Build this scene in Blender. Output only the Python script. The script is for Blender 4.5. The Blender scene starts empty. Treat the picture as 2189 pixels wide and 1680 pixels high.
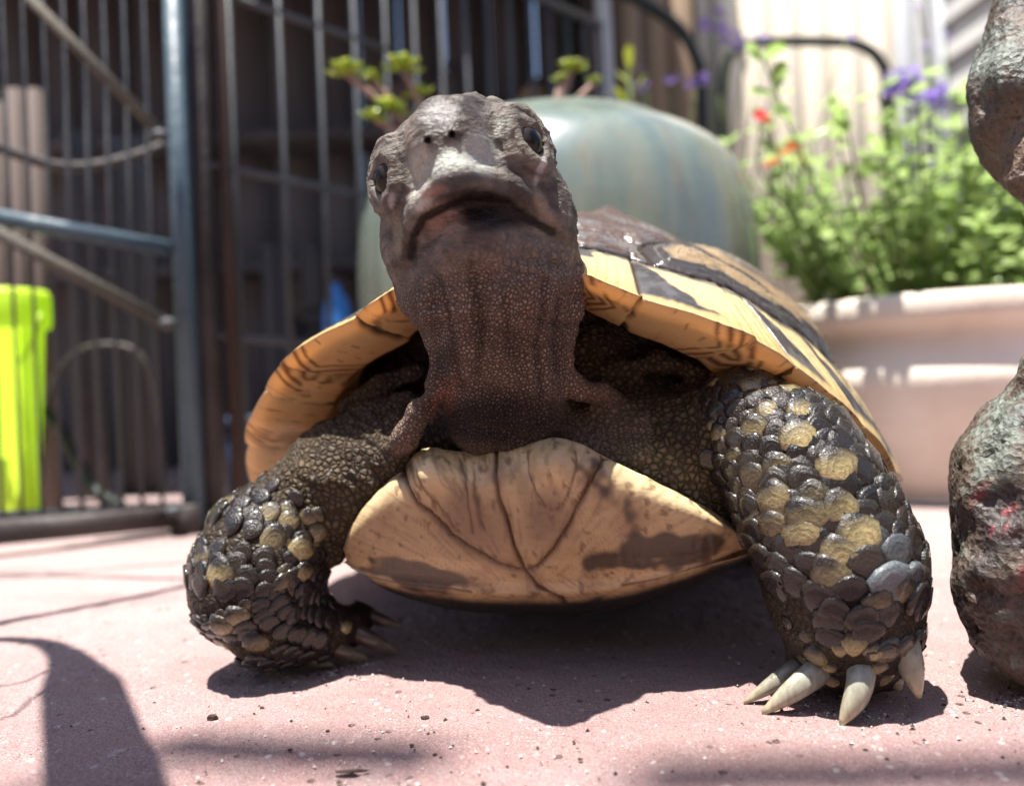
import bpy, math, random
import numpy as np
from mathutils import Matrix, Vector, Quaternion
random.seed(7); rng = np.random.default_rng(7)
SC = bpy.context.scene
COL = SC.collection
CM = 0.01                      # the scene is laid out in centimetres, built in metres

# ------------------------------------------------------------------ camera, sky, sun, exposure
F_PX, CAM_H, ROLL = 1750.0, 6.5, math.radians(2.3)
cam_d = bpy.data.cameras.new('camera'); cam = bpy.data.objects.new('camera', cam_d); COL.objects.link(cam)
cam_d.sensor_fit = 'HORIZONTAL'; cam_d.sensor_width = 36.0
cam_d.lens = 36.0 * F_PX / 2189.0
cam.matrix_world = Matrix.Translation((0, 0, CAM_H * CM)) @ Matrix.Rotation(math.radians(90), 4, 'X') @ Matrix.Rotation(-ROLL, 4, 'Z')
cam_d.clip_start = 0.01; cam_d.clip_end = 200.0
cam_d.dof.use_dof = True; cam_d.dof.focus_distance = 0.166
cam_d.dof.aperture_fstop = cam_d.lens / 3.3      # a 3.3 mm pupil
SC.camera = cam

SUN = Vector((-0.15, -0.15, 1.0)).normalized()   # direction towards the sun
world = bpy.data.worlds.new('World'); SC.world = world; world.use_nodes = True
wn = world.node_tree.nodes; wl_ = world.node_tree.links
bg = wn['Background']; sky = wn.new('ShaderNodeTexSky'); sky.sky_type = 'NISHITA'; sky.sun_disc = False
sky.sun_elevation = math.asin(SUN.z); sky.sun_rotation = math.atan2(SUN.x, SUN.y)
wl_.new(sky.outputs[0], bg.inputs[0]); bg.inputs[1].default_value = 0.085
sun_d = bpy.data.lights.new('sun', 'SUN'); sun_d.energy = 5.0; sun_d.angle = math.radians(0.53); sun_d.color = (1.0, 0.95, 0.88)
sun = bpy.data.objects.new('sun', sun_d); COL.objects.link(sun)
sun.rotation_mode = 'QUATERNION'; sun.rotation_quaternion = SUN.to_track_quat('Z', 'Y'); sun.location = (0, 0, 3)
SC.view_settings.view_transform = 'Standard'; SC.view_settings.look = 'None'
SC.view_settings.exposure = 1.5; SC.view_settings.gamma = 1.0; SC.view_settings.use_curve_mapping = False
SC.render.engine = 'CYCLES'; SC.cycles.use_denoising = True
SC.cycles.max_bounces = 8; SC.cycles.transmission_bounces = 6; SC.cycles.sample_clamp_indirect = 6.0

# ------------------------------------------------------------------ measuring helpers (centimetres)
CR, SR = math.cos(ROLL), math.sin(ROLL)
def P(u, v, Y):
    """point at depth Y seen in direction (u, v)"""
    du, dv = u - 1094.5, v - 840.0
    a = du * CR - dv * SR; b = du * SR + dv * CR
    return np.array([a / F_PX * Y, Y, CAM_H - b / F_PX * Y])
def G(u, v, z=0.0):
    """point on the level plane z seen in direction (u, v)"""
    b = (u - 1094.5) * SR + (v - 840.0) * CR
    return P(u, v, F_PX * (CAM_H - z) / b)
def proj(p):
    a = p[..., 0] / p[..., 1] * F_PX; b = (CAM_H - p[..., 2]) / p[..., 1] * F_PX
    return a * CR + b * SR + 1094.5, -a * SR + b * CR + 840.0
def sstep(a, b, x):
    t = np.clip((x - a) / (b - a), 0, 1); return t * t * (3 - 2 * t)
def lerp(a, b, t): return a + (b - a) * t
def catmull(pts, n):
    pts = np.asarray(pts, float); m = len(pts)
    q = np.concatenate([[2 * pts[0] - pts[1]], pts, [2 * pts[-1] - pts[-2]]])
    s = np.linspace(0, m - 1 - 1e-9, n); i = s.astype(int); t = (s - i)
    t = t.reshape((-1,) + (1,) * (pts.ndim - 1))
    p0, p1, p2, p3 = q[i], q[i + 1], q[i + 2], q[i + 3]
    return .5 * (2 * p1 + (p2 - p0) * t + (2 * p0 - 5 * p1 + 4 * p2 - p3) * t ** 2 + (3 * p1 - p0 - 3 * p2 + p3) * t ** 3)
def _hash(ix, iy, iz):
    h = (ix.astype(np.int64) * 374761393 + iy.astype(np.int64) * 668265263 + iz.astype(np.int64) * 2147483647) & 0xffffffff
    h = ((h ^ (h >> 13)) * 1274126177) & 0xffffffff
    return ((h ^ (h >> 16)) & 0xffff) / 32767.5 - 1.0
def vnoise(p, scale=1.0, seed=0, octaves=1):
    out = 0.0; amp = 1.0
    p = np.asarray(p, float) * scale + seed * 17.31
    for _ in range(octaves):
        i = np.floor(p); f = p - i; f = f * f * (3 - 2 * f); i = i.astype(np.int64)
        x, y, z = i[..., 0], i[..., 1], i[..., 2]; fx, fy, fz = f[..., 0], f[..., 1], f[..., 2]
        def L(dz):
            a = lerp(_hash(x, y, z + dz), _hash(x + 1, y, z + dz), fx)
            b = lerp(_hash(x, y + 1, z + dz), _hash(x + 1, y + 1, z + dz), fx)
            return lerp(a, b, fy)
        out = out + amp * lerp(L(0), L(1), fz)
        p = p * 2.03 + 5.2; amp *= .5
    return out
def poly_dist(px, py, line):
    d = np.full(np.shape(px), 1e9)
    for (x0, y0), (x1, y1) in zip(line[:-1], line[1:]):
        dx, dy = x1 - x0, y1 - y0
        t = np.clip(((px - x0) * dx + (py - y0) * dy) / (dx * dx + dy * dy), 0, 1)
        d = np.minimum(d, np.hypot(px - x0 - t * dx, py - y0 - t * dy))
    return d
def blob(px, py, cx, cy, rx, ry, ang=0.0, soft=.5):
    c, s = math.cos(ang), math.sin(ang); x, y = px - cx, py - cy
    r = np.hypot((x * c + y * s) / rx, (-x * s + y * c) / ry)
    return 1 - sstep(1 - soft, 1 + soft * .3, r)

# ------------------------------------------------------------------ object helpers
def wloc(o):
    v = Vector((0, 0, 0))
    while o is not None: v = v + o.location; o = o.parent
    return v
def tag(o, label=None, cat=None, group=None, kind=None):
    if label: o['label'] = label
    if cat: o['category'] = cat
    if group: o['group'] = group
    if kind: o['kind'] = kind
    return o
def thing(name, label, cat, loc, group=None):
    o = bpy.data.objects.new(name, None); COL.objects.link(o); o.empty_display_size = .02
    o.location = Vector(loc) * CM
    return tag(o, label, cat, group)
def mk(name, verts, faces, mat, parent=None, smooth=True, cols=None, loc=None, **attrs):
    """one mesh object; verts in world centimetres"""
    verts = np.asarray(verts, float) * CM
    base = wloc(parent) if parent is not None else Vector((0, 0, 0))
    org = Vector(loc) * CM if loc is not None else (base if parent is not None else Vector(verts.mean(0)))
    if parent is None and loc is None: org.z = float(verts[:, 2].min())
    me = bpy.data.meshes.new(name); v = verts - np.array(org)
    if isinstance(faces, np.ndarray):
        n, k = faces.shape
        me.vertices.add(len(v)); me.vertices.foreach_set('co', v.ravel())
        me.loops.add(n * k); me.loops.foreach_set('vertex_index', faces.ravel().astype(np.int32))
        me.polygons.add(n); me.polygons.foreach_set('loop_start', np.arange(0, n * k, k, dtype=np.int32))
        me.update(calc_edges=True)
    else:
        me.from_pydata(v.tolist(), [], faces)
    if smooth: me.polygons.foreach_set('use_smooth', np.ones(len(me.polygons), bool))
    if cols is not None:
        c = np.ones((len(v), 4)); c[:, :3] = cols
        at = me.attributes.new('col', 'FLOAT_COLOR', 'POINT'); at.data.foreach_set('color', c.ravel())
    for k_, val in attrs.items():
        at = me.attributes.new(k_, 'FLOAT', 'POINT'); at.data.foreach_set('value', np.asarray(val, float).ravel())
    me.materials.append(mat); me.validate(); me.update()
    o = bpy.data.objects.new(name, me); COL.objects.link(o)
    if parent is not None: o.parent = parent; o.location = org - base
    else: o.location = org
    return o
class MB:
    """collects boxes, tubes and lathes into one mesh"""
    def __init__(s): s.v = []; s.f = []
    def add(s, v, f):
        k = len(s.v); s.v += [tuple(map(float, q)) for q in v]; s.f += [tuple(int(i) + k for i in q) for q in f]; return s
    def box(s, c, size, rz=0.0, bev=.06, axes=None):
        c = np.array(c, float); h = np.array(size, float) / 2; b = min(bev, *(h * .45))
        if axes is None:
            ax = np.array([[math.cos(rz), math.sin(rz), 0], [-math.sin(rz), math.cos(rz), 0], [0, 0, 1]])
        else: ax = np.array(axes)
        pr = [(-1, -1), (1, -1), (1, 1), (-1, 1)]; v = []
        for z, i in ((-h[2], b), (-h[2] + b, 0), (h[2] - b, 0), (h[2], b)):
            for x, y in pr: v.append(c + ax[0] * x * (h[0] - i) + ax[1] * y * (h[1] - i) + ax[2] * z)
        f = [(3, 2, 1, 0), (12, 13, 14, 15)]
        for r in range(3):
            for k in range(4): f.append((r * 4 + k, r * 4 + (k + 1) % 4, r * 4 + 4 + (k + 1) % 4, r * 4 + 4 + k))
        return s.add(v, f)
    def bar(s, a, b, w, d=None, side=(0, 0, 1)):
        a, b = np.array(a, float), np.array(b, float); L = np.linalg.norm(b - a); x = (b - a) / L
        z = np.array(side, float); z = z - x * z.dot(x); z /= np.linalg.norm(z); y = np.cross(z, x)
        return s.box((a + b) / 2, (L, d or w, w), axes=[x, y, z], bev=w * .2)
    def tube(s, pts, r, n=8, cap=True):
        pts = np.asarray(pts, float); m = len(pts); r = np.broadcast_to(np.asarray(r, float), (m,))
        T = np.gradient(pts, axis=0); T /= np.linalg.norm(T, axis=1)[:, None] + 1e-12
        up = np.array([0, 0, 1.]) if abs(T[0][2]) < .9 else np.array([0, 1., 0]); v = []
        N = np.cross(T[0], up); N /= np.linalg.norm(N)
        for i in range(m):
            N = N - T[i] * N.dot(T[i]); N /= np.linalg.norm(N) + 1e-12; B = np.cross(T[i], N)
            for k in range(n):
                t = 2 * math.pi * k / n; v.append(pts[i] + r[i] * (N * math.cos(t) + B * math.sin(t)))
        f = [(i * n + k, i * n + (k + 1) % n, i * n + n + (k + 1) % n, i * n + n + k) for i in range(m - 1) for k in range(n)]
        if cap: f += [tuple(range(n))[::-1], tuple(range((m - 1) * n, m * n))]
        return s.add(v, f)
    def lathe(s, c, prof, n=64, sq=None):
        v = []
        for (r, z) in prof:
            for k in range(n):
                t = 2 * math.pi * k / n; v.append((c[0] + r * math.cos(t), c[1] + r * math.sin(t), c[2] + z))
        m = len(prof)
        f = [(i * n + k, i * n + (k + 1) % n, i * n + n + (k + 1) % n, i * n + n + k) for i in range(m - 1) for k in range(n)]
        f += [tuple(range(n))[::-1], tuple(range((m - 1) * n, m * n))]
        return s.add(v, f)
    def build(s, name, mat, parent=None, smooth=True, **k): return mk(name, s.v, s.f, mat, parent, smooth, **k)

# ------------------------------------------------------------------ material helpers
class NT:
    def __init__(s, name):
        s.m = bpy.data.materials.new(name); s.m.use_nodes = True
        s.t = s.m.node_tree; s.n = s.t.nodes; s.p = s.n['Principled BSDF']; s.out = s.n['Material Output']
        tc = s.n.new('ShaderNodeTexCoord'); s.obj = tc.outputs['Object']
        s.geo = s.n.new('ShaderNodeNewGeometry')
    def set(s, sock, val):
        if hasattr(val, 'is_linked') or isinstance(val, bpy.types.NodeSocket): s.t.links.new(val, sock)
        elif isinstance(val, (tuple, list)) and len(val) == 3 and sock.type == 'RGBA': sock.default_value = (*val, 1)
        else: sock.default_value = val
    def node(s, typ, out=0, props=None, **ins):
        nd = s.n.new(typ)
        for k, v in (props or {}).items(): setattr(nd, k, v)
        for k, v in ins.items():
            key = k.replace('_', ' ') if not k.startswith('i') or not k[1:].isdigit() else int(k[1:])
            s.set(nd.inputs[key], v)
        return nd.outputs[out]
    def attr(s, name, out='Color'): 
        nd = s.n.new('ShaderNodeAttribute'); nd.attribute_name = name; return nd.outputs[out]
    def world(s): return s.geo.outputs['Position']
    def mapv(s, vec, scale): return s.node('ShaderNodeMapping', i0=vec, Scale=scale)
    def noise(s, vec, scale, detail=3, rough=.55, dist=0, out='Fac'):
        return s.node('ShaderNodeTexNoise', out, i0=vec, Scale=scale, Detail=detail, Roughness=rough, Distortion=dist)
    def voro(s, vec, scale, feature='F1', out='Distance', rnd=1.0):
        nd = s.n.new('ShaderNodeTexVoronoi'); nd.feature = feature
        s.set(nd.inputs['Vector'], vec); s.set(nd.inputs['Scale'], scale); s.set(nd.inputs['Randomness'], rnd); return nd.outputs[out]
    def ramp(s, fac, stops, mode='LINEAR'):
        nd = s.n.new('ShaderNodeValToRGB'); nd.color_ramp.interpolation = mode; cr = nd.color_ramp
        while len(cr.elements) < len(stops): cr.elements.new(.5)
        for e, (p, c) in zip(cr.elements, stops):
            e.position = p; e.color = (*(c if isinstance(c, (tuple, list)) else (c, c, c)), 1)
        s.set(nd.inputs[0], fac); return nd.outputs[0]
    def mix(s, fac, a, b, mode='MIX'):
        nd = s.n.new('ShaderNodeMix'); nd.data_type = 'RGBA'; nd.blend_type = mode
        s.set(nd.inputs[0], fac); s.set(nd.inputs[6], a); s.set(nd.inputs[7], b); return nd.outputs[2]
    def math(s, op, a, b=0.0, clamp=False):
        nd = s.n.new('ShaderNodeMath'); nd.operation = op; nd.use_clamp = clamp
        s.set(nd.inputs[0], a); s.set(nd.inputs[1], b); return nd.outputs[0]
    def bump(s, h, dist, strength=1.0, normal=None):
        nd = s.n.new('ShaderNodeBump'); s.set(nd.inputs['Height'], h); nd.inputs['Distance'].default_value = dist
        nd.inputs['Strength'].default_value = strength
        if normal is not None: s.set(nd.inputs['Normal'], normal)
        return nd.outputs[0]
    def done(s, col=None, rough=None, normal=None, spec=None, **k):
        if col is not None: s.set(s.p.inputs['Base Color'], col)
        if rough is not None: s.set(s.p.inputs['Roughness'], rough)
        if normal is not None: s.set(s.p.inputs['Normal'], normal)
        if spec is not None: s.set(s.p.inputs['Specular IOR Level'], spec)
        for a, v in k.items(): s.set(s.p.inputs[a.replace('_', ' ')], v)
        return s.m
    def translucent(s, col, w, normal=None):
        tr = s.n.new('ShaderNodeBsdfTranslucent'); s.set(tr.inputs[0], col)
        if normal is not None: s.set(tr.inputs[1], normal)
        mx = s.n.new('ShaderNodeMixShader'); s.set(mx.inputs[0], w)
        s.t.links.new(s.p.outputs[0], mx.inputs[1]); s.t.links.new(tr.outputs[0], mx.inputs[2])
        s.t.links.new(mx.outputs[0], s.out.inputs[0])
def worn(name, c1, c2, scale=60, rough=.7, bump=.0006, stretch=None, spec=.3, metallic=0.0):
    """a weathered surface: two tones in soft patches over fine grain"""
    t = NT(name); vec = t.world() if stretch is None else t.mapv(t.world(), stretch)
    a = t.noise(vec, scale * .35, 4, .6); b = t.noise(vec, scale * 3, 3, .6)
    f = t.math('ADD', t.math('MULTIPLY', a, .7), t.math('MULTIPLY', b, .3))
    return t.done(t.ramp(f, [(.33, c1), (.66, c2)]), t.ramp(a, [(.3, max(rough - .12, .05)), (.7, min(rough + .12, 1))]),
                  t.bump(b, bump), spec, Metallic=metallic)

# ------------------------------------------------------------------ materials of the setting
def paving_mat():
    t = NT('pink_concrete'); w = t.world()
    big = t.noise(w, 14, 4, .6); mid = t.noise(w, 90, 4, .65); fine = t.noise(w, 900, 3, .7)
    base = t.ramp(big, [(.3, (.245, .165, .16)), (.7, (.34, .25, .242))])
    base = t.mix(t.ramp(mid, [(.42, 0), (.75, .55)]), base, (.36, .19, .18))
    base = t.mix(t.ramp(fine, [(.35, .5), (.6, 0)]), base, (.22, .13, .125))
    sy = t.n.new('ShaderNodeSeparateXYZ'); t.set(sy.inputs[0], w)     # paler with distance: the glancing brightness is put into the colour
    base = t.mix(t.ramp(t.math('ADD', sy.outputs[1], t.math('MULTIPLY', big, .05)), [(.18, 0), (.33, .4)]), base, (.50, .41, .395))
    # pale grit set in the surface
    sp = t.voro(t.mapv(w, (1, .8, 1)), 420); pick = t.node('ShaderNodeTexWhiteNoise', 0, i0=t.voro(t.mapv(w, (1, .8, 1)), 420, out='Color'))
    grit = t.math('MULTIPLY', t.ramp(sp, [(.18, 1), (.32, 0)]), t.ramp(pick, [(.86, 0), (.9, 1)]))
    grit2 = t.math('MULTIPLY', t.ramp(t.voro(w, 1500), [(.15, 1), (.3, 0)]), t.ramp(t.noise(w, 60, 3), [(.45, 0), (.6, .6)]))
    base = t.mix(t.math('MULTIPLY', grit, .65), base, (.60, .54, .51)); base = t.mix(grit2, base, (.58, .51, .48))
    st = t.ramp(t.noise(t.mapv(w, (1, 2.2, 1)), 9, 5, .65), [(.52, 0), (.68, .5)]); base = t.mix(st, base, (.17, .10, .095))
    pit = t.voro(w, 300); pk = t.node('ShaderNodeTexWhiteNoise', 0, i0=t.voro(w, 300, out='Color'))
    pits = t.math('MULTIPLY', t.ramp(pit, [(.12, 1), (.25, 0)]), t.ramp(pk, [(.86, 0), (.88, 1)]))
    base = t.mix(t.math('MULTIPLY', pits, .75), base, (.09, .05, .045))
    pale = t.ramp(t.noise(w, 55, 5, .7), [(.66, 0), (.75, .6)])
    base = t.mix(pale, base, (.68, .60, .57))
    grain = t.noise(w, 2600, 2, .6); base = t.mix(t.ramp(grain, [(.35, .55), (.55, 0)]), base, (.13, .08, .075)); base = t.mix(t.ramp(grain, [(.6, 0), (.75, .5)]), base, (.52, .42, .40))
    h = t.math('SUBTRACT', t.math('ADD', t.math('MULTIPLY', fine, .9), t.math('MULTIPLY', mid, 1.0)), pits)
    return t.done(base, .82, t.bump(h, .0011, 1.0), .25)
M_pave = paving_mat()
M_soil = worn('potting_soil', (.03, .02, .015), (.09, .06, .04), 150, .95, .002)
M_darkmetal = worn('dark_brown_metal', (.025, .02, .02), (.06, .05, .047), 120, .55)
M_bluemetal = worn('blue_grey_metal', (.055, .085, .11), (.085, .125, .155), 80, .45)
M_wire = worn('grey_wire', (.045, .05, .056), (.08, .085, .092), 200, .55)
M_strap = worn('dusty_strap', (.06, .055, .048), (.12, .108, .085), 120, .8)
M_black = worn('black_tube', (.012, .016, .014), (.028, .034, .03), 120, .4)
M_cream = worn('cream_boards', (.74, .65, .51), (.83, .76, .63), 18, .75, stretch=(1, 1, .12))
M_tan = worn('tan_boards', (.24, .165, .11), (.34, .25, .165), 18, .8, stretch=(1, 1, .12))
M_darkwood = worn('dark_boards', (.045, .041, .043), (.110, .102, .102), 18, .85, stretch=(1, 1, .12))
M_pinkwood = worn('pinkish_board', (.085, .062, .055), (.13, .10, .088), 18, .8, stretch=(1, 1, .12))
M_siding = worn('grey_siding', (.40, .39, .385), (.50, .49, .48), 20, .6)
M_trim = worn('grey_trim', (.43, .45, .47), (.54, .56, .58), 20, .55)
M_rust = worn('rusty_metal', (.04, .024, .019), (.075, .045, .035), 90, .8)
M_roof = worn('roof_sheet', (.10, .09, .085), (.16, .15, .14), 20, .7)
M_blue = worn('blue_plastic', (.03, .15, .46), (.04, .20, .56), 40, .4)
M_navy = worn('navy_plastic', (.012, .025, .06), (.02, .04, .09), 40, .5)
M_greycloth = worn('grey_things', (.05, .047, .047), (.1, .09, .088), 40, .8)

# ------------------------------------------------------------------ ground: fine near the lens, one sheet out to the far yard
def build_ground():
    xs = np.concatenate([-np.geomspace(2500, 16.2, 40), np.arange(-16, 16.01, .085), np.geomspace(16.2, 2500, 40)])
    ys = np.concatenate([-np.geomspace(2500, 1, 24), np.linspace(2, 12.8, 12), np.arange(13, 21, .085), np.geomspace(21, 60, 130), np.geomspace(62, 3000, 40)])
    X, Y = np.meshgrid(xs, ys); p = np.stack([X, Y, 0 * X], -1)
    fade = np.exp(-np.maximum(np.hypot(X, Y - 17) - 16, 0) / 8)
    z = (.014 * vnoise(p, 6.0, 1, 2) + .022 * vnoise(p, 1.7, 2, 2)) * fade
    z += .05 * vnoise(p, .22, 3, 2) * np.exp(-np.hypot(X, Y - 20) / 60)
    z -= .05 * sstep(.45, .8, vnoise(p, 2.6, 9, 2)) * fade
    p[..., 2] = z - .03
    ny, nx = X.shape; i = np.arange(ny * nx).reshape(ny, nx)
    f = np.stack([i[:-1, :-1], i[:-1, 1:], i[1:, 1:], i[1:, :-1]], -1).reshape(-1, 4)
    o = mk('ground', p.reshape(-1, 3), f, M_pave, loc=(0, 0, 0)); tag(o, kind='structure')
build_ground()

# ------------------------------------------------------------------ yard at the back: boards, siding, shed
def board_fence(name, label, x0, x1, Y, z1, w, mat, cat='fence', y_tilt=0.0, seed=1):
    r = random.Random(seed); t = thing(name, label, cat, ((x0 + x1) / 2, Y, 0))
    x = x0; first = None
    while x < x1 - .4:
        ww = min(w * r.uniform(.92, 1.08), x1 - x); c = x + ww / 2; yy = Y + (c - x0) * y_tilt
        MB().box((c, yy + r.uniform(-.12, .12), z1 / 2), (ww - .22, 1.2, z1 + r.uniform(-.4, .4)), bev=.15).build('board', mat, t)
        x += ww
    for z in (z1 * .2, z1 * .8):
        MB().bar((x0, Y + 1.6, z), (x1, Y + (x1 - x0) * y_tilt + 1.6, z), 3, 1.6).build('rail', mat, t)
    return t
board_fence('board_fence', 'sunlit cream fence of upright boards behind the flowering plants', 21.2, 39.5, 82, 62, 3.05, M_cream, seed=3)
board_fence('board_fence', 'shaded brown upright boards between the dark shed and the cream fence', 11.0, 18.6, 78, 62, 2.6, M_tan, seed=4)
board_fence('board_fence', 'brown board fence beyond the left end of the shed, out of the picture', -190, -79, 90, 62, 5.5, M_tan, seed=6)
t = thing('fence_post', 'dark brown square post between the brown boards and the cream fence', 'post', (19.8, 79, 0))
MB().box((19.8, 79, 31), (2.0, 2.0, 62), bev=.2).build('shaft', M_darkwood, t); MB().box((19.8, 79, 62.6), (2.6, 2.6, 1.2), bev=.3).build('cap', M_darkwood, t)
t = thing('fence_post', 'pale blue grey post at the corner of the dark shed', 'post', (9.2, 71, 0))
MB().box((9.2, 71, 31), (1.25, 1.6, 62), bev=.2).build('shaft', M_trim, t); MB().box((9.2, 71, .4), (2.2, 2.4, .8), bev=.1).build('foot', M_trim, t)
t = thing('fence_post', 'grey striped corner post at the right end of the cream fence', 'post', (39.2, 80, 0))
for i, (dx, m) in enumerate(((0, M_trim), (1.35, M_siding), (2.5, M_darkwood))):
    MB().box((39.3 + dx, 79.6 - i * .3, 31), (1.25, 1.6, 62), bev=.15).build('shaft', m, t)

# siding wall on the right, its boards lapped one over the other
t = thing('yard_wall', 'grey wall of lapped horizontal siding at the right behind the flowers', 'wall', (42, 66, 0))
A = np.array([42.6, 78.]); B = np.array([46.0, 42.]); dirv = (B - A) / np.linalg.norm(B - A); nrm = np.array([-dirv[1], dirv[0]])
if nrm[0] > 0: nrm = -nrm
for k in range(17):
    z0 = 1 + k * 3.5; a0, b0, a1, b1 = A + nrm * .75, B + nrm * .75, A + nrm * .1, B + nrm * .1
    v = [(*a0, z0), (*b0, z0), (*b1, z0 + 3.6), (*a1, z0 + 3.6), (*(A - nrm), z0), (*(B - nrm), z0), (*(B - nrm), z0 + 3.6), (*(A - nrm), z0 + 3.6)]
    MB().add(v, [(0, 1, 2, 3), (4, 7, 6, 5), (0, 4, 5, 1), (3, 2, 6, 7), (0, 3, 7, 4), (1, 5, 6, 2)]).build('siding_board', M_siding, t, smooth=False)
MB().bar((*(A + nrm * .6), 0), (*(A + nrm * .6), 62), 1.6, 1.6, side=(1, 0, 0)).build('corner_trim', M_trim, t)
q = P(2165, 520, 50)
t = thing('porch_post', 'pale grey square post in front of the siding at the far right', 'post', (q[0], 50, 0))
MB().box((q[0], 50, 9), (2.6, 2.6, 18), bev=.2).build('shaft', M_trim, t); MB().box((q[0], 50, 18.4), (3.2, 3.2, .8), bev=.2).build('cap', M_trim, t)
MB().box((q[0], 50, .6), (3.3, 3.3, 1.2), bev=.2).build('foot', M_trim, t)

# unseen wall added behind the viewpoint to cut fill light and reflections
t = thing('yard_wall', 'plain low brown wall added behind the viewpoint to cut fill light, out of the picture', 'wall', (0, -75, 0))
M_fillblock = worn('brown_render', (.24, .20, .165), (.32, .27, .225), 10, .9)
MB().box((0, -80, 36), (620, 10, 72), bev=1).build('wall', M_fillblock, t); MB().box((0, -72.5, 8), (620, 5, 16), bev=1).build('plinth', M_fillblock, t)
# dark shed behind the wire panels
t = thing('shed', 'dark open wooden shed in shade behind the wire panels', 'shed', (-28, 84, 0))
r = random.Random(11); x = -78.0
while x < 9.5:
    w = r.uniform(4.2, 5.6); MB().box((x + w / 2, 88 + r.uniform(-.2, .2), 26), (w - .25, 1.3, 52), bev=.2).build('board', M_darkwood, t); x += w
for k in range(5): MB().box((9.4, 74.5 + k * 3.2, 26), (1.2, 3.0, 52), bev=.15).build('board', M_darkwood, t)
for z, y in ((20, 84), (33, 84)): MB().box((-30, y, z), (76, 6, 1.2), bev=.2).build('shelf', M_darkwood, t)
roof = MB().box((-31, 73, 53), (92, 42, 1.6), bev=.3).build('roof', M_roof, t)
for x in (-62, -30, 7): MB().bar((x, 52.5, 51), (x, 89, 51), 1.6, 2.2).build('rafter', M_darkwood, t)
# things on the shed shelves, dim and out of focus
def jug(name, label, cat, c, r_, h, mat, group=None):
    tt = thing(name, label, cat, c, group)
    MB().lathe(c, [(r_ * .9, 0), (r_, .1 * h), (r_, .62 * h), (r_ * .8, .76 * h), (r_ * .32, .86 * h), (r_ * .3, .93 * h)], 24).build('body', mat, tt)
    MB().lathe((c[0], c[1], c[2] + .93 * h), [(r_ * .36, 0), (r_ * .36, .07 * h)], 16).build('lid', M_darkmetal, tt); return tt
jug('blue_bottle', 'bright blue plastic canister low behind the wires beside the pot', 'canister', (P(722, 700, 59)[0], 59, 8.5), 1.0, 6.9, M_blue)
for i, (u, v, Y, rr, hh, m, lab) in enumerate([(655, 330, 72, 1.0, 7, M_greycloth, 'small grey bottle on the lower shed shelf'),
        (845, 60, 80, 1.6, 6, M_pinkwood, 'dusty pinkish jar on the upper shed shelf nearest the plant'),
        (1140, 60, 80, 1.5, 5, M_tan, 'tan jar at the right end of the upper shed shelf'),
        (955, 70, 80, 1.8, 7, M_greycloth, 'grey jar in the middle of the upper shed shelf')]):
    q = P(u, v, Y); jug('storage_jar', lab, 'jar', (q[0], 84 if Y > 75 else Y, 33.6 if Y > 75 else 20.6 if i else 14), rr, hh, m)
t = thing('storage_box', 'navy blue crate on the ground inside the shed behind the wires', 'crate', (P(520, 800, 58)[0], 58, 0))
q = P(520, 800, 58)
MB().box((q[0], 58, 2.5), (5.6, 4.5, 5.0), bev=.3).build('body', M_navy, t); MB().box((q[0], 58, 5.3), (6.0, 4.9, .7), bev=.2).build('rim', M_navy, t)
t = thing('crate_stand', 'low dark stand carrying the blue canister', 'stand', (P(722, 700, 59)[0], 59, 0))
q = P(722, 700, 59); MB().box((q[0], 59, 8.15), (3.0, 3.0, .7), bev=.1).build('top', M_darkwood, t)
for sx in (-1, 1):
    for sy in (-1, 1): MB().box((q[0] + sx * 1.2, 59 + sy * 1.2, 3.9), (.4, .4, 7.8), bev=.05).build('leg', M_darkwood, t)
t = thing('plant_stand', 'low dark stand under the small grey bottle', 'stand', (P(655, 330, 72)[0], 72, 0))
q = P(655, 330, 72); MB().box((q[0], 72, 13.6), (3, 3, .8), bev=.1).build('top', M_darkwood, t)
for sx in (-1, 1): MB().box((q[0] + sx * 1.2, 72, 6.6), (.5, 2.4, 13.2), bev=.05).build('leg', M_darkwood, t)
# tall boards leaning upright behind the left panel
for (u0, u1, Y, m, lab) in [(30, 105, 52, M_pinkwood, 'tall pinkish board standing upright behind the left wire gate'),
                            (-60, 25, 54, M_pinkwood, 'wide pinkish board at the left edge behind the wire gate'),
                            (150, 215, 60, M_greycloth, 'grey weathered board behind the middle of the wire gate'),
                            (250, 330, 62, M_darkwood, 'brown board behind the wire gate near its blue post'),
                            (565, 620, 70, M_darkwood, 'narrow dark board deep in the shed behind the wire panel')]:
    a, b = P(u0, 600, Y), P(u1, 600, Y); t = thing('leaning_board', lab, 'board', ((a[0] + b[0]) / 2, Y, 0))
    z1 = 27 if u0 < 300 else 20
    for k in range(2):
        x0 = lerp(a[0], b[0], k / 2); x1 = lerp(a[0], b[0], (k + 1) / 2)
        MB().box(((x0 + x1) / 2, Y + k * .15, z1 / 2), (x1 - x0 - .1, .9, z1), bev=.12).build('plank', m, t)

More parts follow.
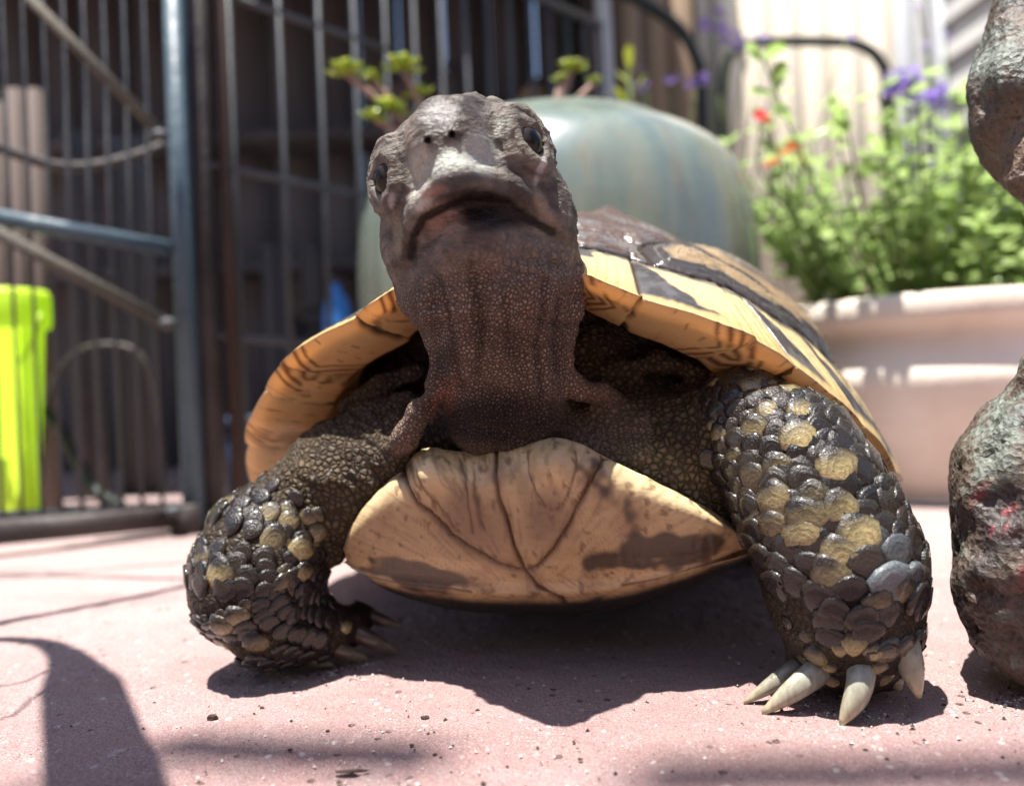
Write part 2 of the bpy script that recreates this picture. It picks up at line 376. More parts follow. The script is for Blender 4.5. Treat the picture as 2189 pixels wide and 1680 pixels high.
# ------------------------------------------------------------------ wire gate and wire panel
A0, A1 = P(-40, 900, 37.2), P(372, 900, 42.0)
def onA(u, v):
    """point of the gate's plane seen in direction (u, v)"""
    d = P(u, v, 1.0); n = np.array([A1[1] - A0[1], -(A1[0] - A0[0])]); return P(u, v, n.dot(A0[:2]) / n.dot(d[:2]))
gate = thing('wire_gate', 'open wire gate with a blue grey post and diagonal straps at the left', 'gate', (A1[0], A1[1], 0))
q0, q1 = onA(372, 1130), onA(372, -60); MB().bar((q1[0], q1[1], .2), (q1[0], q1[1], 34), 1.0, 1.3, side=(1, 0, 0)).build('post', M_bluemetal, gate)
def gbar(name, p0, p1, w, m, off=0.0, d=None):
    a, b = onA(*p0), onA(*p1); a[1] += off; b[1] += off; return MB().bar(a, b, w, d or w * .8).build(name, m, gate)
gbar('bottom_rail', (-60, 1140), (395, 1100), 1.15, M_darkmetal, -.3)
gbar('rail', (-60, 455), (362, 532), .75, M_bluemetal)
gbar('rail', (-60, -60), (362, -20), .75, M_bluemetal)
gbar('lower_wire_rail', (-60, 1105), (380, 1080), .35, M_wire, .2)
gbar('strap', (40, -32), (372, 312), .5, M_strap, -.9, .25)
gbar('strap', (-60, 462), (385, 702), .6, M_strap, -.9, .25)
for (u, v) in ((368, 308), (384, 696), (396, 1083)):
    q = onA(u, v) + np.array([0, -1.4, 0]); MB().lathe(q - np.array([0, 0, .25]), [(.1, -.02), (.38, .05), (.42, .25), (.36, .45), (.1, .52)], 16).build('bolt', M_wire, gate)
for u in list(range(-20, 345, 43)):
    a, b = onA(u, 500), onA(u + 8, 1100); MB().tube([(a[0], a[1], 1.2), (a[0], a[1], 34)], .09 if u < 120 else .12, 6).build('wire', M_wire, gate)
q = onA(408, 1130); MB().box((q[0], q[1] - .2, .75), (1.3, 1.6, 1.5), bev=.1).build('foot', M_darkmetal, gate)
t = thing('kennel_post', 'dark brown upright post right of the blue grey gate post', 'post', (A1[0] + 1.7, A1[1] + 1.2, 0))
MB().box((A1[0] + 1.55, A1[1] + 1.2, 17.5), (.95, 1.2, 33), bev=.1).build('shaft', M_darkmetal, t)
MB().box((A1[0] + 1.55, A1[1] + 1.2, .5), (1.6, 1.8, 1.0), bev=.1).build('foot', M_darkmetal, t)
MB().box((A1[0] + 2.6, A1[1] + 1.6, 17), (.5, .5, 32), bev=.05).build('edge_strip', M_rust, t)
B0 = np.array([A1[0] + 2.9, A1[1] + 2.2]); B1 = np.array([8.4, 66.5])
def onB(u, v):
    d = P(u, v, 1.0); n = np.array([B1[1] - B0[1], -(B1[0] - B0[0])]); return P(u, v, n.dot(B0) / n.dot(d[:2]))
panel = thing('wire_fence', 'long grey wire panel in front of the dark shed, running behind the pot', 'panel', (*B0, 0))
for p0, p1 in (((440, 352), (830, 428)), ((512, 0), (830, 108)), ((440, 716), (830, 748))):
    MB().tube([onB(*p0), onB(*p1)], .22, 8).build('cross_wire', M_wire, panel)
for z in (.8, 36): MB().tube([(*B0, z), (*B1, z)], .35, 8).build('cross_wire', M_wire, panel)
for i in range(15):
    k = (i / 14.0) ** .9; b = B0 + (B1 - B0) * k; MB().tube([(*b, .3), (*b, 36)], .18, 8).build('wire', M_wire, panel)
# loop of hose hanging on the gate, curved bars lying behind it
t = thing('hose', 'grey hose hanging in a shallow loop behind the wire gate', 'hose', onA(150, 345) + np.array([0, 1.5, 0]))
c = catmull([onA(*q) + np.array([0, 1.2, 0]) for q in ((-60, 290), (20, 320), (100, 342), (180, 340), (280, 315), (372, 280))], 40); MB().tube(c, .28, 8).build('coil', M_greycloth, t)
t = thing('rubber_hose', 'black hose curling on the ground behind the lime bucket', 'hose', (P(160, 1000, 46)[0], 46, 0))
c = catmull([P(u, v, Y) for u, v, Y in ((70, 860, 47), (120, 905, 47), (165, 985, 47), (205, 1050, 46), (260, 1082, 46))], 40); c[:, 2] = np.maximum(c[:, 2], .4); MB().tube(c, .36, 8).build('coil', M_black, t)
t = thing('rubber_hose', 'thin dark hose looping up behind the lower left of the gate', 'hose', (P(120, 800, 48)[0], 48, 0))
c = catmull([P(u, v, 48) for u, v in ((80, 1090), (95, 900), (130, 790), (200, 740), (300, 760), (340, 900), (350, 1050))], 50); c[:, 2] = np.maximum(c[:, 2], .3); MB().tube(c, .2, 8).build('coil', M_darkmetal, t)

# lime plastic bucket behind the gate
tl = NT('lime_plastic'); M_lime = tl.done((.62, .80, .08), .35, None, .5); tl.translucent((.62, .82, .06), .45)
q = P(18, 900, 44.5); bk = thing('lime_bucket', 'bright lime plastic bucket behind the wire gate at the left edge', 'bucket', (q[0], 44.5, 0))
MB().lathe((q[0], 44.5, 0), [(.2, .12), (1.15, .12), (1.2, .3), (1.66, 10.9), (2.2, 11.1), (2.28, 11.4), (2.28, 12.8), (2.14, 13.1), (2.0, 13.0), (1.3, .5), (.2, .45)], 48).build('body', M_lime, bk)
MB().tube([(q[0] + 2.3 * math.cos(a), 44.5 - .6 - 1.9 * math.sin(a) * .3, 11.8 - 3.2 * math.sin(a)) for a in np.linspace(0, math.pi, 20)], .12, 6).build('handle', M_lime, bk)

# ------------------------------------------------------------------ black metal hoops before the boards
def hoop(label, pts, Y, r_):
    t = thing('metal_hoop', label, 'hoop', (P(*pts[len(pts) // 2], Y)[0], Y, 0), 'black metal garden hoops')
    c = catmull([P(*p, Y) for p in pts], 60)
    c = np.concatenate([[(c[0][0], Y, .05)], c, [(c[-1][0], Y, .05)]]); MB().tube(c, r_, 10).build('hoop', M_black, t)
    for e in (c[0], c[-1]): MB().lathe((e[0], Y, 0), [(r_ * 2, 0), (r_ * 2, .25), (r_ * 1.2, .4)], 12).build('foot', M_black, t)
hoop('black metal hoop with rounded corners before the sunlit cream boards', [(1548, 420), (1547, 200), (1556, 130), (1590, 98), (1660, 90), (1760, 90), (1835, 97), (1880, 130), (1895, 190), (1900, 420)], 72, .48)
hoop('black metal hoop sloping down before the brown boards left of the cream ones', [(1200, -60), (1320, -20), (1400, 22), (1455, 66), (1488, 125), (1500, 190), (1504, 420)], 70, .55)

# ------------------------------------------------------------------ pots
def glaze_mat():
    t = NT('celadon_glaze'); w = t.obj
    run = t.noise(t.mapv(w, (60, 60, 7)), 1, 4, .6); a = t.noise(w, 25, 4, .6)
    c = t.ramp(run, [(.3, (.085, .115, .10)), (.5, (.135, .17, .145)), (.72, (.20, .21, .155))])
    c = t.mix(t.ramp(a, [(.5, 0), (.8, .6)]), c, (.07, .12, .15))
    brown = t.ramp(t.noise(t.mapv(w, (95, 95, 9)), 1, 3, .5), [(.55, 0), (.75, .65)])
    c = t.mix(brown, c, (.17, .135, .09))
    sz = t.n.new('ShaderNodeSeparateXYZ'); t.set(sz.inputs[0], w)      # the glaze runs thin and brown lower down
    low = t.ramp(t.math('ADD', sz.outputs[2], t.math('MULTIPLY', run, .05)), [(.10, .8), (.165, 0)])
    c = t.mix(low, c, (.095, .08, .055))
    return t.done(c, t.ramp(a, [(.3, .2), (.7, .36)]), t.bump(a, .0006), .5, Coat_Weight=.35, Coat_Roughness=.15)
M_glaze = glaze_mat()
GP = P(1190, 600, 42.5); gx, gy = GP[0], 42.5
pot = thing('glazed_pot', 'round celadon green glazed jar behind the tortoise', 'pot', (gx, gy, 0))
prof = [(.1, .02), (6.6, .02), (7.0, .3), (7.9, 2.0), (9.2, 5.2), (10.0, 8.6), (10.15, 11.5), (10.1, 13.4), (9.95, 15.0), (9.6, 16.4), (8.95, 17.6), (7.9, 18.5), (6.7, 19.1), (6.2, 19.45), (5.9, 19.6), (5.6, 19.4), (5.6, 18.2)]
MB().lathe((gx, gy, 0), catmull(prof, 64), 96).build('body', M_glaze, pot)
MB().lathe((gx, gy, 17.8), [(5.55, 0), (5.5, .9), (3, 1.15), (.2, 1.2)], 32).build('potting_soil', M_soil, pot)
tt = NT('terracotta'); w = tt.obj; a = tt.noise(w, 22, 5, .6)
M_terra = tt.done(tt.ramp(a, [(.3, (.64, .55, .46)), (.55, (.72, .64, .55)), (.75, (.80, .74, .66))]), .85, tt.bump(tt.noise(w, 400, 3), .0004), .2)
tx, ty = P(2000, 900, 47.5)[0], 47.5
tp = thing('terracotta_pot', 'wide pale terracotta planter with a thick rim holding the flowers', 'pot', (tx, ty, 0))
prof = [(.1, .02), (6.4, .02), (6.7, .25), (7.4, 1.4), (8.3, 3.4), (9.1, 5.2), (9.4, 6.5), (9.0, 7.5), (8.75, 8.2), (8.75, 8.75), (9.1, 9.0), (9.55, 9.2), (9.8, 9.5), (9.82, 10.15), (9.6, 10.5), (8.8, 10.52), (8.55, 10.2), (8.4, 8.8)]
MB().lathe((tx, ty, 0), catmull(prof, 90), 96).build('body', M_terra, tp)
MB().lathe((tx, ty, 8.4), [(8.35, 0), (8.3, .9), (4, 1.2), (.2, 1.3)], 32).build('potting_soil', M_soil, tp)

# ------------------------------------------------------------------ plants
def leaf_mat(name, c1, c2, tr=.4, rough=.4):
    t = NT(name); a = t.noise(t.world(), 160, 2); inf = t.node('ShaderNodeObjectInfo', 'Random')
    c = t.ramp(t.math('ADD', t.math('MULTIPLY', a, .8), t.math('MULTIPLY', inf, .2)), [(.3, c1), (.7, c2)])
    t.done(c, rough, None, .5); t.translucent(c, tr); return t.m
M_succ = leaf_mat('succulent_leaf', (.20, .29, .03), (.46, .50, .06), .3, .25)
M_leaf = leaf_mat('bedding_leaf', (.24, .36, .09), (.55, .66, .33), .55, .25)
M_stem = worn('pinkish_stem', (.22, .13, .11), (.36, .25, .2), 90, .7)
M_gstem = worn('green_stem', (.10, .16, .05), (.18, .24, .09), 90, .6)
M_purple = leaf_mat('purple_petal', (.30, .19, .62), (.52, .38, .82), .35)
M_red = leaf_mat('red_petal', (.72, .05, .07), (.80, .10, .11), .35)
M_orange = leaf_mat('orange_petal', (.60, .14, .05), (.70, .25, .09), .35)
def leaf_mb(mb, base, d, up, L, W, thick=0.0, bend=.2):
    """one leaf: a keeled, bent blade (with a belly if it is a fleshy one)"""
    d = d / np.linalg.norm(d); s = np.cross(d, up); s /= np.linalg.norm(s) + 1e-9; n = np.cross(s, d)
    prof = ((0, .12), (.3, .62), (.62, 1.0), (.86, .78), (1, .05)); v = []
    for t_, w_ in prof:
        c = base + d * L * t_ + n * bend * L * (t_ ** 2 - .2 * t_)
        v += [c - s * W * w_ / 2, c - n * (thick * w_ + .06 * W), c + s * W * w_ / 2]
        if thick: v.append(c + n * thick * w_ * .7)
    k = 4 if thick else 3; f = []
    for i in range(4):
        for j in range(k if thick else 2):
            a, b = i * k + j, i * k + (j + 1) % k; f.append((a, b, b + k, a + k))
    mb.add(v, f)
def rosette(parent, c, R, n, r):
    ax = np.array([r.uniform(-.25, .25), r.uniform(-.5, 0), 1.0]); ax /= np.linalg.norm(ax)
    e1 = np.cross(ax, [0, 1, 0]); e1 /= np.linalg.norm(e1); e2 = np.cross(ax, e1)
    for i in range(n):
        a = i * 2.39996; k = (i + 1) / n; tilt = math.radians(75 - 72 * k)
        d = (e1 * math.cos(a) + e2 * math.sin(a)) * math.cos(tilt) + ax * math.sin(tilt)
        mb = MB(); leaf_mb(mb, np.array(c), d, ax, R * (.5 + .5 * k), R * .52, R * .1, .18); mb.build('leaf', M_succ, parent)
suc = thing('succulent', 'yellow green succulent with fleshy rosettes growing in the green jar', 'plant', (gx, gy, 18.9))
r = random.Random(5)
spots = [(742, 160, 38.5, 1.15, 14), (795, 172, 39.2, .8, 9), (862, 150, 39, 1.15, 14), (895, 205, 39.5, .9, 10), (832, 238, 38.7, 1.1, 13), (800, 255, 38.3, .85, 10), (1222, 152, 40, 1.0, 13), (1270, 178, 41, .6, 8), (1200, 175, 41, .7, 8)]
root = np.array([gx - 4.3, gy - 1.5, 18.9])
for i, (u, v, Y, R, n) in enumerate(spots):
    c = P(u, v, Y); rosette(suc, c, R, n, r)
    b = root if u < 1000 else np.array([gx + .8, gy - 1, 18.9]); mid = (b + c) / 2 + np.array([-.4, -.5, -.3 if u < 1000 else .2])
    MB().tube(catmull([b, mid, c], 10), np.linspace(.26, .15, 10), 7).build('stem', M_stem, suc)
# bedding plant filling the terracotta pot
bed = thing('bedding_plant', 'bushy green bedding plant with pale glossy leaves in the terracotta planter', 'plant', (tx, ty, 10.2))
rg = np.random.default_rng(3); mb = MB(); stems = MB()
heads = []
for i in range(130):
    a = rg.uniform(0, 2 * math.pi); rr = math.sqrt(rg.uniform(0, 1)) * 6.6; b = np.array([tx + rr * math.cos(a), ty + rr * math.sin(a), 10.2])
    H = rg.uniform(4, 12) * (1 - .25 * (rr / 6.6) ** 2) * (1.12 - .05 * (math.cos(a) * rr) / 1.5 * .5); out = rg.uniform(.1, .42) if math.cos(a) > -.3 else rg.uniform(.25, .95)
    e = b + np.array([math.cos(a) * out * H, math.sin(a) * out * H, H])
    c = catmull([b, (b + e) / 2 + rg.normal(0, .3, 3), e], 9); stems.tube(c, np.linspace(.11, .05, 9), 4, cap=False); heads.append(e)
    for k in range(30):
        q = c[int(rg.integers(1, 9))] + rg.normal(0, .12, 3); an = rg.uniform(0, 2 * math.pi)
        d = np.array([math.cos(an), math.sin(an), rg.uniform(-.3, .9)]); L = rg.uniform(.55, 1.5)
        leaf_mb(mb, q, d, np.array([0, 0, 1.]) + rg.normal(0, .25, 3), L, L * rg.uniform(.42, .6), 0, rg.uniform(-.3, .2))
stems.build('stems', M_gstem, bed); o = mb.build('foliage', M_leaf, bed, smooth=True); o['kind'] = 'stuff'
def blossom(parent, c, R, n, m, r, name='flower'):
    mb = MB()
    for i in range(n):
        a = i * 2.4; tilt = r.uniform(-.2, 1.2); d = np.array([math.cos(a) * math.cos(tilt), math.sin(a) * math.cos(tilt), math.sin(tilt)])
        leaf_mb(mb, np.array(c) + d * R * .15, d, np.array([.1, .1, 1.]), R, R * .6, 0, .1)
    o = mb.build(name, m, parent); return o
for (u, v, Y, R, n, m, lab) in [(1625, 258, 43, .55, 14, M_red, 'red flower'), (1690, 330, 42, .62, 12, M_orange, 'orange flower'), (1650, 352, 42.5, .45, 10, M_orange, 'orange flower'), (1712, 345, 43, .4, 10, M_orange, 'orange flower')]:
    c = P(u, v, Y); o = blossom(bed, c, R, n, m, r); o['label'] = lab + ' above the foliage'
    MB().tube(catmull([c, c + np.array([.6, 1.2, -3]), (tx - 4, ty - 2, 10.3)], 10), .06, 5).build('flower_stem', M_gstem, bed)
# tall purple verbena: several stems, each with clustered heads
def verbena(label, base, heads_):
    t = thing('verbena', label, 'plant', base, 'purple verbena stems')
    for (u, v, Y, R, n) in heads_:
        c = P(u, v, Y); b = np.array(base, float) + np.array([r.uniform(-.6, .6), r.uniform(-.6, .6), 0]); m = (b + c) / 2 + np.array([r.uniform(-.8, .8), r.uniform(-.6, .6), 1])
        MB().tube(catmull([b, m, c], 14), np.linspace(.10, .06, 14), 5).build('stem', M_gstem, t)
        for k in range(n):
            blossom(t, c + np.array([r.uniform(-1, 1), r.uniform(-.6, .6), r.uniform(-.55, .55)]) * R, R * .55, 9, M_purple, r)
        for k in range(3):
            q = lerp(b, c, r.uniform(.3, .8)); mb = MB(); leaf_mb(mb, q, np.array([r.uniform(-1, 1), r.uniform(-1, 1), .5]), np.array([0, 0, 1.]), 1.8, .35, 0, .1); mb.build('leaf', M_leaf, t)
verbena('purple verbena with two dense flower heads before the grey siding', (tx + 1.5, ty + 2, 10.3), [(1938, 186, 48, 1.05, 18), (1982, 218, 47.5, .95, 16), (1905, 205, 48.4, .3, 3), (1995, 350, 50, .3, 2)])
verbena('purple verbena with small airy heads high before the siding', (tx + 4.5, ty + 4, 10.3), [(2022, 80, 52, .3, 2), (1980, 105, 52, .35, 2), (1965, 20, 53, .3, 2), (2020, 285, 52, .4, 3)])
vb = P(1500, 900, 62); 
verbena('tall purple verbena leaning before the black hoops', (vb[0] + 1, 62, 0), [(1525, 60, 60, .8, 6), (1560, 90, 61, .8, 6), (1590, 95, 60, .6, 4), (1635, 78, 62, .5, 3), (1810, 80, 62, .45, 3), (1545, 30, 61, .5, 4)])
verbena('short purple verbena just above the green jar rim', (P(1430, 900, 56)[0], 56, 0), [(1368, 188, 55, .45, 4), (1440, 172, 56, .5, 4), (1490, 180, 56, .7, 5), (1378, 150, 56, .3, 2), (1680, 150, 58, .35, 2)])
t = thing('herb_plant', 'slender pale green leafy shoot behind the right edge of the green jar', 'plant', (P(1345, 900, 55)[0], 55, 0))
b = P(1345, 900, 55); b[2] = 0; c = P(1345, 150, 55); MB().tube(catmull([b, (b + c) / 2 + np.array([.4, 0, 0]), c], 12), .12, 5).build('stem', M_gstem, t)
for k in range(16):
    q = lerp(b, c, .55 + .45 * k / 15); mb = MB(); an = k * 2.4; leaf_mb(mb, q, np.array([math.cos(an), math.sin(an), .9]), np.array([0, 0, 1.]), 1.7, .6, 0, .1); mb.build('leaf', M_succ, t)

# ================================================================== THE TORTOISE
TC = np.array([2.07, 27.3]); TYAW = math.radians(14)
TX = np.array([math.cos(TYAW), -math.sin(TYAW)]); TYB = np.array([math.sin(TYAW), math.cos(TYAW)])
HW, HL, NEXP = 9.3, 10.2, 2.6
tort = thing('tortoise', 'young tortoise with yellow and black shell standing with raised head and open stance', 'tortoise', (TC[0], TC[1], 0))
def t2w(x, y, z): return np.stack([TC[0] + x * TX[0] + y * TYB[0], TC[1] + x * TX[1] + y * TYB[1], z + 0 * x], -1)

# ---- skin as one implicit body
HO = P(1006, 437, 16.6); HS = 1.738
HF = np.array([-.11103811, -.99187801, .06203675]); HR = np.array([.97909675, -.09847643, .17796612]); HU = np.array([-.17041152, .080501, .98207917])
def H(F, R, U): return HO + HS * (F * HF + R * HR + U * HU)
PRIM = []
def add(kind, *a, k=.3, op='u'): PRIM.append((kind, a, k, op))
def cone(a, b, ra, rb, k=.3, op='u'): add('cone', np.asarray(a, float), np.asarray(b, float), ra, rb, k=k, op=op)
def chain(pts, k=.3, op='u'):
    for (a, ra), (b, rb) in zip(pts[:-1], pts[1:]): cone(a, b, ra, rb, k, op)
def hcone(a, b, ra, rb, k=.12, op='u'): cone(H(*a), H(*b), ra * HS, rb * HS, k * HS, op)
def hell(c, r, k=.15, op='u'): add('ell', H(*c), np.array([HF, HR, HU]), np.array(r) * HS, k=k * HS, op=op)
def htor(c, ax, R, r, k=.05, op='u'):
    A = ax[0] * HF + ax[1] * HR + ax[2] * HU; A = A / np.linalg.norm(A); add('tor', H(*c), A, R * HS, r * HS, k=k * HS, op=op)
I3 = np.array([[TYB[0], TYB[1], 0], [TX[0], TX[1], 0], [0, 0, 1.]])
# trunk filling the shell, neck, shoulders
add('ell', np.array([TC[0], TC[1] - .2, 5.6]), I3, np.array([8.3, 8.0, 3.6]), k=.5)
add('ell', np.array([TC[0] + .1, TC[1] - .5, 7.0]), I3, np.array([7.9, 5.6, 3.7]), k=.5)
chain([(P(1032, 510, 17.1), 1.6), (P(1046, 605, 17.3), 1.80), (P(1066, 700, 17.7), 1.42), (P(1076, 790, 18.1), 1.08), (P(1085, 880, 18.7), 1.15), (P(1095, 930, 20.5), 2.4)], k=.4)
chain([(P(1010, 690, 17.2), .85), (P(1020, 800, 17.6), .75), (P(1030, 890, 18.1), .8)], k=.3)
chain([(P(1140, 690, 17.1), .75), (P(1140, 800, 17.5), .65), (P(1135, 880, 18.0), .75)], k=.3)
chain([(P(862, 640, 17.2), .16), (P(912, 700, 17.1), .18), (P(945, 760, 17.1), .18), (P(936, 820, 17.3), .2), (P(903, 880, 17.5), .26), (P(868, 935, 18.0), .28), (P(845, 975, 18.8), .3)], k=.22)
chain([(P(1232, 575, 17.0), .2), (P(1216, 660, 17.1), .2), (P(1199, 740, 17.2), .2), (P(1198, 800, 17.5), .22), (P(1235, 832, 17.7), .24), (P(1300, 845, 18.3), .24)], k=.22)
chain([(P(1180, 620, 16.5), .2), (P(1158, 700, 16.8), .18), (P(1160, 800, 17.2), .18)], k=.2)
chain([(P(640, 1085, 20.1), 1.05), (P(730, 1020, 20.2), 1.25), (P(850, 965, 20.0), 1.15), (P(960, 935, 19.6), .9)], k=.7)
chain([(P(1590, 930, 18.4), 1.25), (P(1480, 960, 19.0), 1.25), (P(1340, 950, 19.2), 1.0), (P(1220, 930, 19.0), .8)], k=.7)
chain([(P(1260, 965, 18.3), .35), (P(1360, 985, 18.1), .42), (P(1450, 1040, 18.2), .45), (P(1530, 1090, 18.2), .4)], k=.3)
chain([(P(860, 975, 18.9), .35), (P(800, 1030, 19.2), .4), (P(745, 1100, 19.6), .45), (P(715, 1170, 19.8), .4)], k=.3)
for pts, rr in (([(700, 930, 20.2), (790, 885, 19.9), (880, 850, 19.4)], .2), ([(690, 985, 19.7), (780, 955, 19.4), (860, 900, 18.9)], .17), ([(1300, 870, 18.6), (1400, 880, 18.8), (1520, 830, 18.6)], .17),
                ([(1330, 905, 18.6), (1430, 880, 18.5), (1530, 850, 18.2)], .2), ([(1290, 800, 19.2), (1400, 770, 19.0), (1500, 800, 18.8)], .2), ([(740, 865, 20.6), (820, 820, 20.2), (900, 790, 19.8)], .2), ([(1440, 1000, 18.3), (1480, 940, 18.0), (1500, 880, 17.9)], .16)):
    chain([(P(*q), rr) for q in pts], k=.3)
# forelegs
LEG_L = [(P(652, 1062, 20.3), .62), (P(632, 1092, 20.1), .92), (P(575, 1165, 19.8), 1.42), (P(548, 1245, 19.6), 1.46), (P(585, 1318, 19.7), 1.08), (P(672, 1345, 20.1), .70), (P(750, 1338, 20.6), .42)]
LEG_R = [(P(1597, 882, 17.9), .98), (P(1680, 975, 17.5), 1.34), (P(1742, 1085, 17.1), 1.48), (P(1790, 1205, 16.8), 1.52), (P(1810, 1310, 16.8), 1.34), (P(1815, 1380, 17.0), 1.0)]
chain(LEG_L, k=.45); chain(LEG_R, k=.45)
for (u0, v0, y0, r0, u1, v1, y1, r1) in [(1835, 1390, 16.5, .6, 1835, 1420, 16.15, .36), (1760, 1400, 16.7, .55, 1755, 1432, 16.55, .3), (1720, 1410, 17.1, .45, 1700, 1432, 17.05, .24), (1912, 1330, 16.5, .5, 1925, 1360, 16.4, .36), (1890, 1410, 16.9, .45, 1900, 1440, 16.7, .28),
                                         (660, 1350, 20.0, .5, 645, 1380, 19.9, .32), (710, 1345, 20.2, .45, 705, 1370, 20.1, .32), (750, 1332, 20.6, .38, 762, 1354, 20.5, .28), (765, 1312, 21.0, .3, 792, 1322, 21.0, .22)]:
    cone(P(u0, v0, y0), P(u1, v1, y1), r0, r1, .25)
# hind legs, hidden behind the plastron from the front
for sx in (-1, 1):
    a = t2w(np.array(sx * 6.2), np.array(5.6), 3.6); b = t2w(np.array(sx * 7.0), np.array(5.0), 1.0); c = t2w(np.array(sx * 7.1), np.array(3.8), .5)
    chain([(a, 2.0), (b, 1.4), (c, .7)], k=.5)
# head
hell((-.25, 0, .18), (1.12, 1.05, .96)); hcone((0, 0, .66), (.78, -.02, .5), .54, .44)
hcone((.30, 0, .22), (.76, 0, .28), .74, .38, .2); hcone((.66, 0, .16), (1.06, 0, -.02), .42, .21, .12)
for s in (-1, 1):
    hell((-.3, s * .82, -.28), (.62, .36, .58)); hcone((1.05, s * .06, -.04), (.60, s * .52, -.14), .19, .16, .05); hcone((.60, s * .52, -.14), (.04, s * .90, -.46), .16, .15, .05)
    hell((.02, s * .40, .60), (.72, .48, .44), .16); hcone((.0, s * .72, .54), (.55, s * .68, .54), .22, .16, .12); hell((.20, s * .76, .30), (.50, .26, .44), .14)
hcone((1.08, 0, -.06), (1.15, 0, -.19), .17, .075, .06); hcone((-.35, 0, -.54), (.48, 0, -.60), .78, .40, .12)
for s in (-1, 1):
    hcone((1.12, s * .04, -.31), (.70, s * .54, -.42), .10, .11, .03, 's'); hcone((.70, s * .54, -.42), (.1, s * 1.02, -.74), .11, .09, .03, 's')
EYE = [((.50, -.86, .37), (.70, -.68, .05)), ((.50, .86, .37), (.62, .78, .05))]
for c, ax in EYE:
    hell((c[0] + .06 * ax[0], c[1] + .06 * ax[1], c[2]), (.235, .235, .245), .04, 's'); hcone((c[0] - .02, c[1] * .96, c[2] + .19), (c[0] - .16, c[1] * 1.05, c[2] + .15), .10, .09, .05)
    cc = (c[0] - .02, c[1], c[2]); htor(cc, ax, .215, .055, .04); htor((c[0] - .07, c[1] * .965, c[2] + .02), ax, .35, .042, .05); htor((c[0] - .10, c[1] * .94, c[2] + .03), ax, .43, .03, .05)
    hcone((c[0] + .05, c[1] * .80, c[2] + .36), (c[0] - .3, c[1] * 1.0, c[2] + .40), .10, .09, .08)
for s in (-1, 1):        # folds of the jaw corner
    for o_ in (0, .16, .30): hcone((.12 - o_, s * (.98 + .06 * o_), -.05 - o_ * .5), (-.12 - o_ * .9, s * 1.02, -.62 - o_ * .4), .07, .06, .08)
for (F_, R_) in ((.86, .2), (.7, -.2), (.55, .3), (.95, -.05)): hcone((F_, R_, .86 - F_ * .1), (F_ - .3, R_ * 1.6, .98 - F_ * .1), .10, .12, .14)

def sd(kind, a, X, Y, Z):
    if kind == 'cone':
        A, B, ra, rb = a; d = B - A; L2 = d.dot(d) + 1e-12
        t = np.clip(((X - A[0]) * d[0] + (Y - A[1]) * d[1] + (Z - A[2]) * d[2]) / L2, 0, 1)
        return np.sqrt((X - A[0] - t * d[0]) ** 2 + (Y - A[1] - t * d[1]) ** 2 + (Z - A[2] - t * d[2]) ** 2) - (ra + (rb - ra) * t)
    if kind == 'ell':
        c, M, r = a; x, y, z = X - c[0], Y - c[1], Z - c[2]
        q = [(x * M[i][0] + y * M[i][1] + z * M[i][2]) / r[i] for i in range(3)]
        k0 = np.sqrt(q[0] ** 2 + q[1] ** 2 + q[2] ** 2); k1 = np.sqrt((q[0] / r[0]) ** 2 + (q[1] / r[1]) ** 2 + (q[2] / r[2]) ** 2) + 1e-9
        return k0 * (k0 - 1) / k1
    if kind == 'tor':
        c, A, R, r = a; x, y, z = X - c[0], Y - c[1], Z - c[2]; h = x * A[0] + y * A[1] + z * A[2]
        return np.sqrt((np.sqrt(np.maximum(x * x + y * y + z * z - h * h, 0)) - R) ** 2 + h * h) - r
def bounds(kind, a):
    if kind == 'cone': r = max(a[2], a[3]); return np.minimum(a[0], a[1]) - r, np.maximum(a[0], a[1]) + r
    if kind == 'ell': r = max(a[2]); return a[0] - r, a[0] + r
    r = a[2] + a[3]; return a[0] - r, a[0] + r
def comb(d, s, k, op):
    if op == 'u':
        h = np.maximum(k - np.abs(d - s), 0) / k; return np.minimum(d, s) - h * h * k * .25
    s = -s; h = np.maximum(k - np.abs(d - s), 0) / k; return np.maximum(d, s) + h * h * k * .25
def sdf(p):
    p = np.atleast_2d(p); d = np.full(len(p), 9.0)
    for kind, a, k, op in PRIM: d = comb(d, sd(kind, a, p[:, 0], p[:, 1], p[:, 2]), k, op)
    return d
def march(o, d, tmax, t0=0.0):
    """distance along rays o + t d to the skin"""
    t = np.full(len(o), float(t0)); 
    for _ in range(60): t = np.minimum(t + np.clip(sdf(o + d * t[:, None]) * .8, -.2, .5), tmax)
    return t
# nostrils are bored where they open on the snout
for (u, v) in ((915, 300), (966, 287)):
    o = np.array([0, 0, CAM_H]); d = P(u, v, 1.0) - o; d = d / np.linalg.norm(d); t_ = march(o[None], d[None], 22, 12)[0]; q = o + d * t_
    add('tor', q, d, .085, .03, k=.05); cone(q - d * .05, q + d * .3, .062, .05, .03, 's')

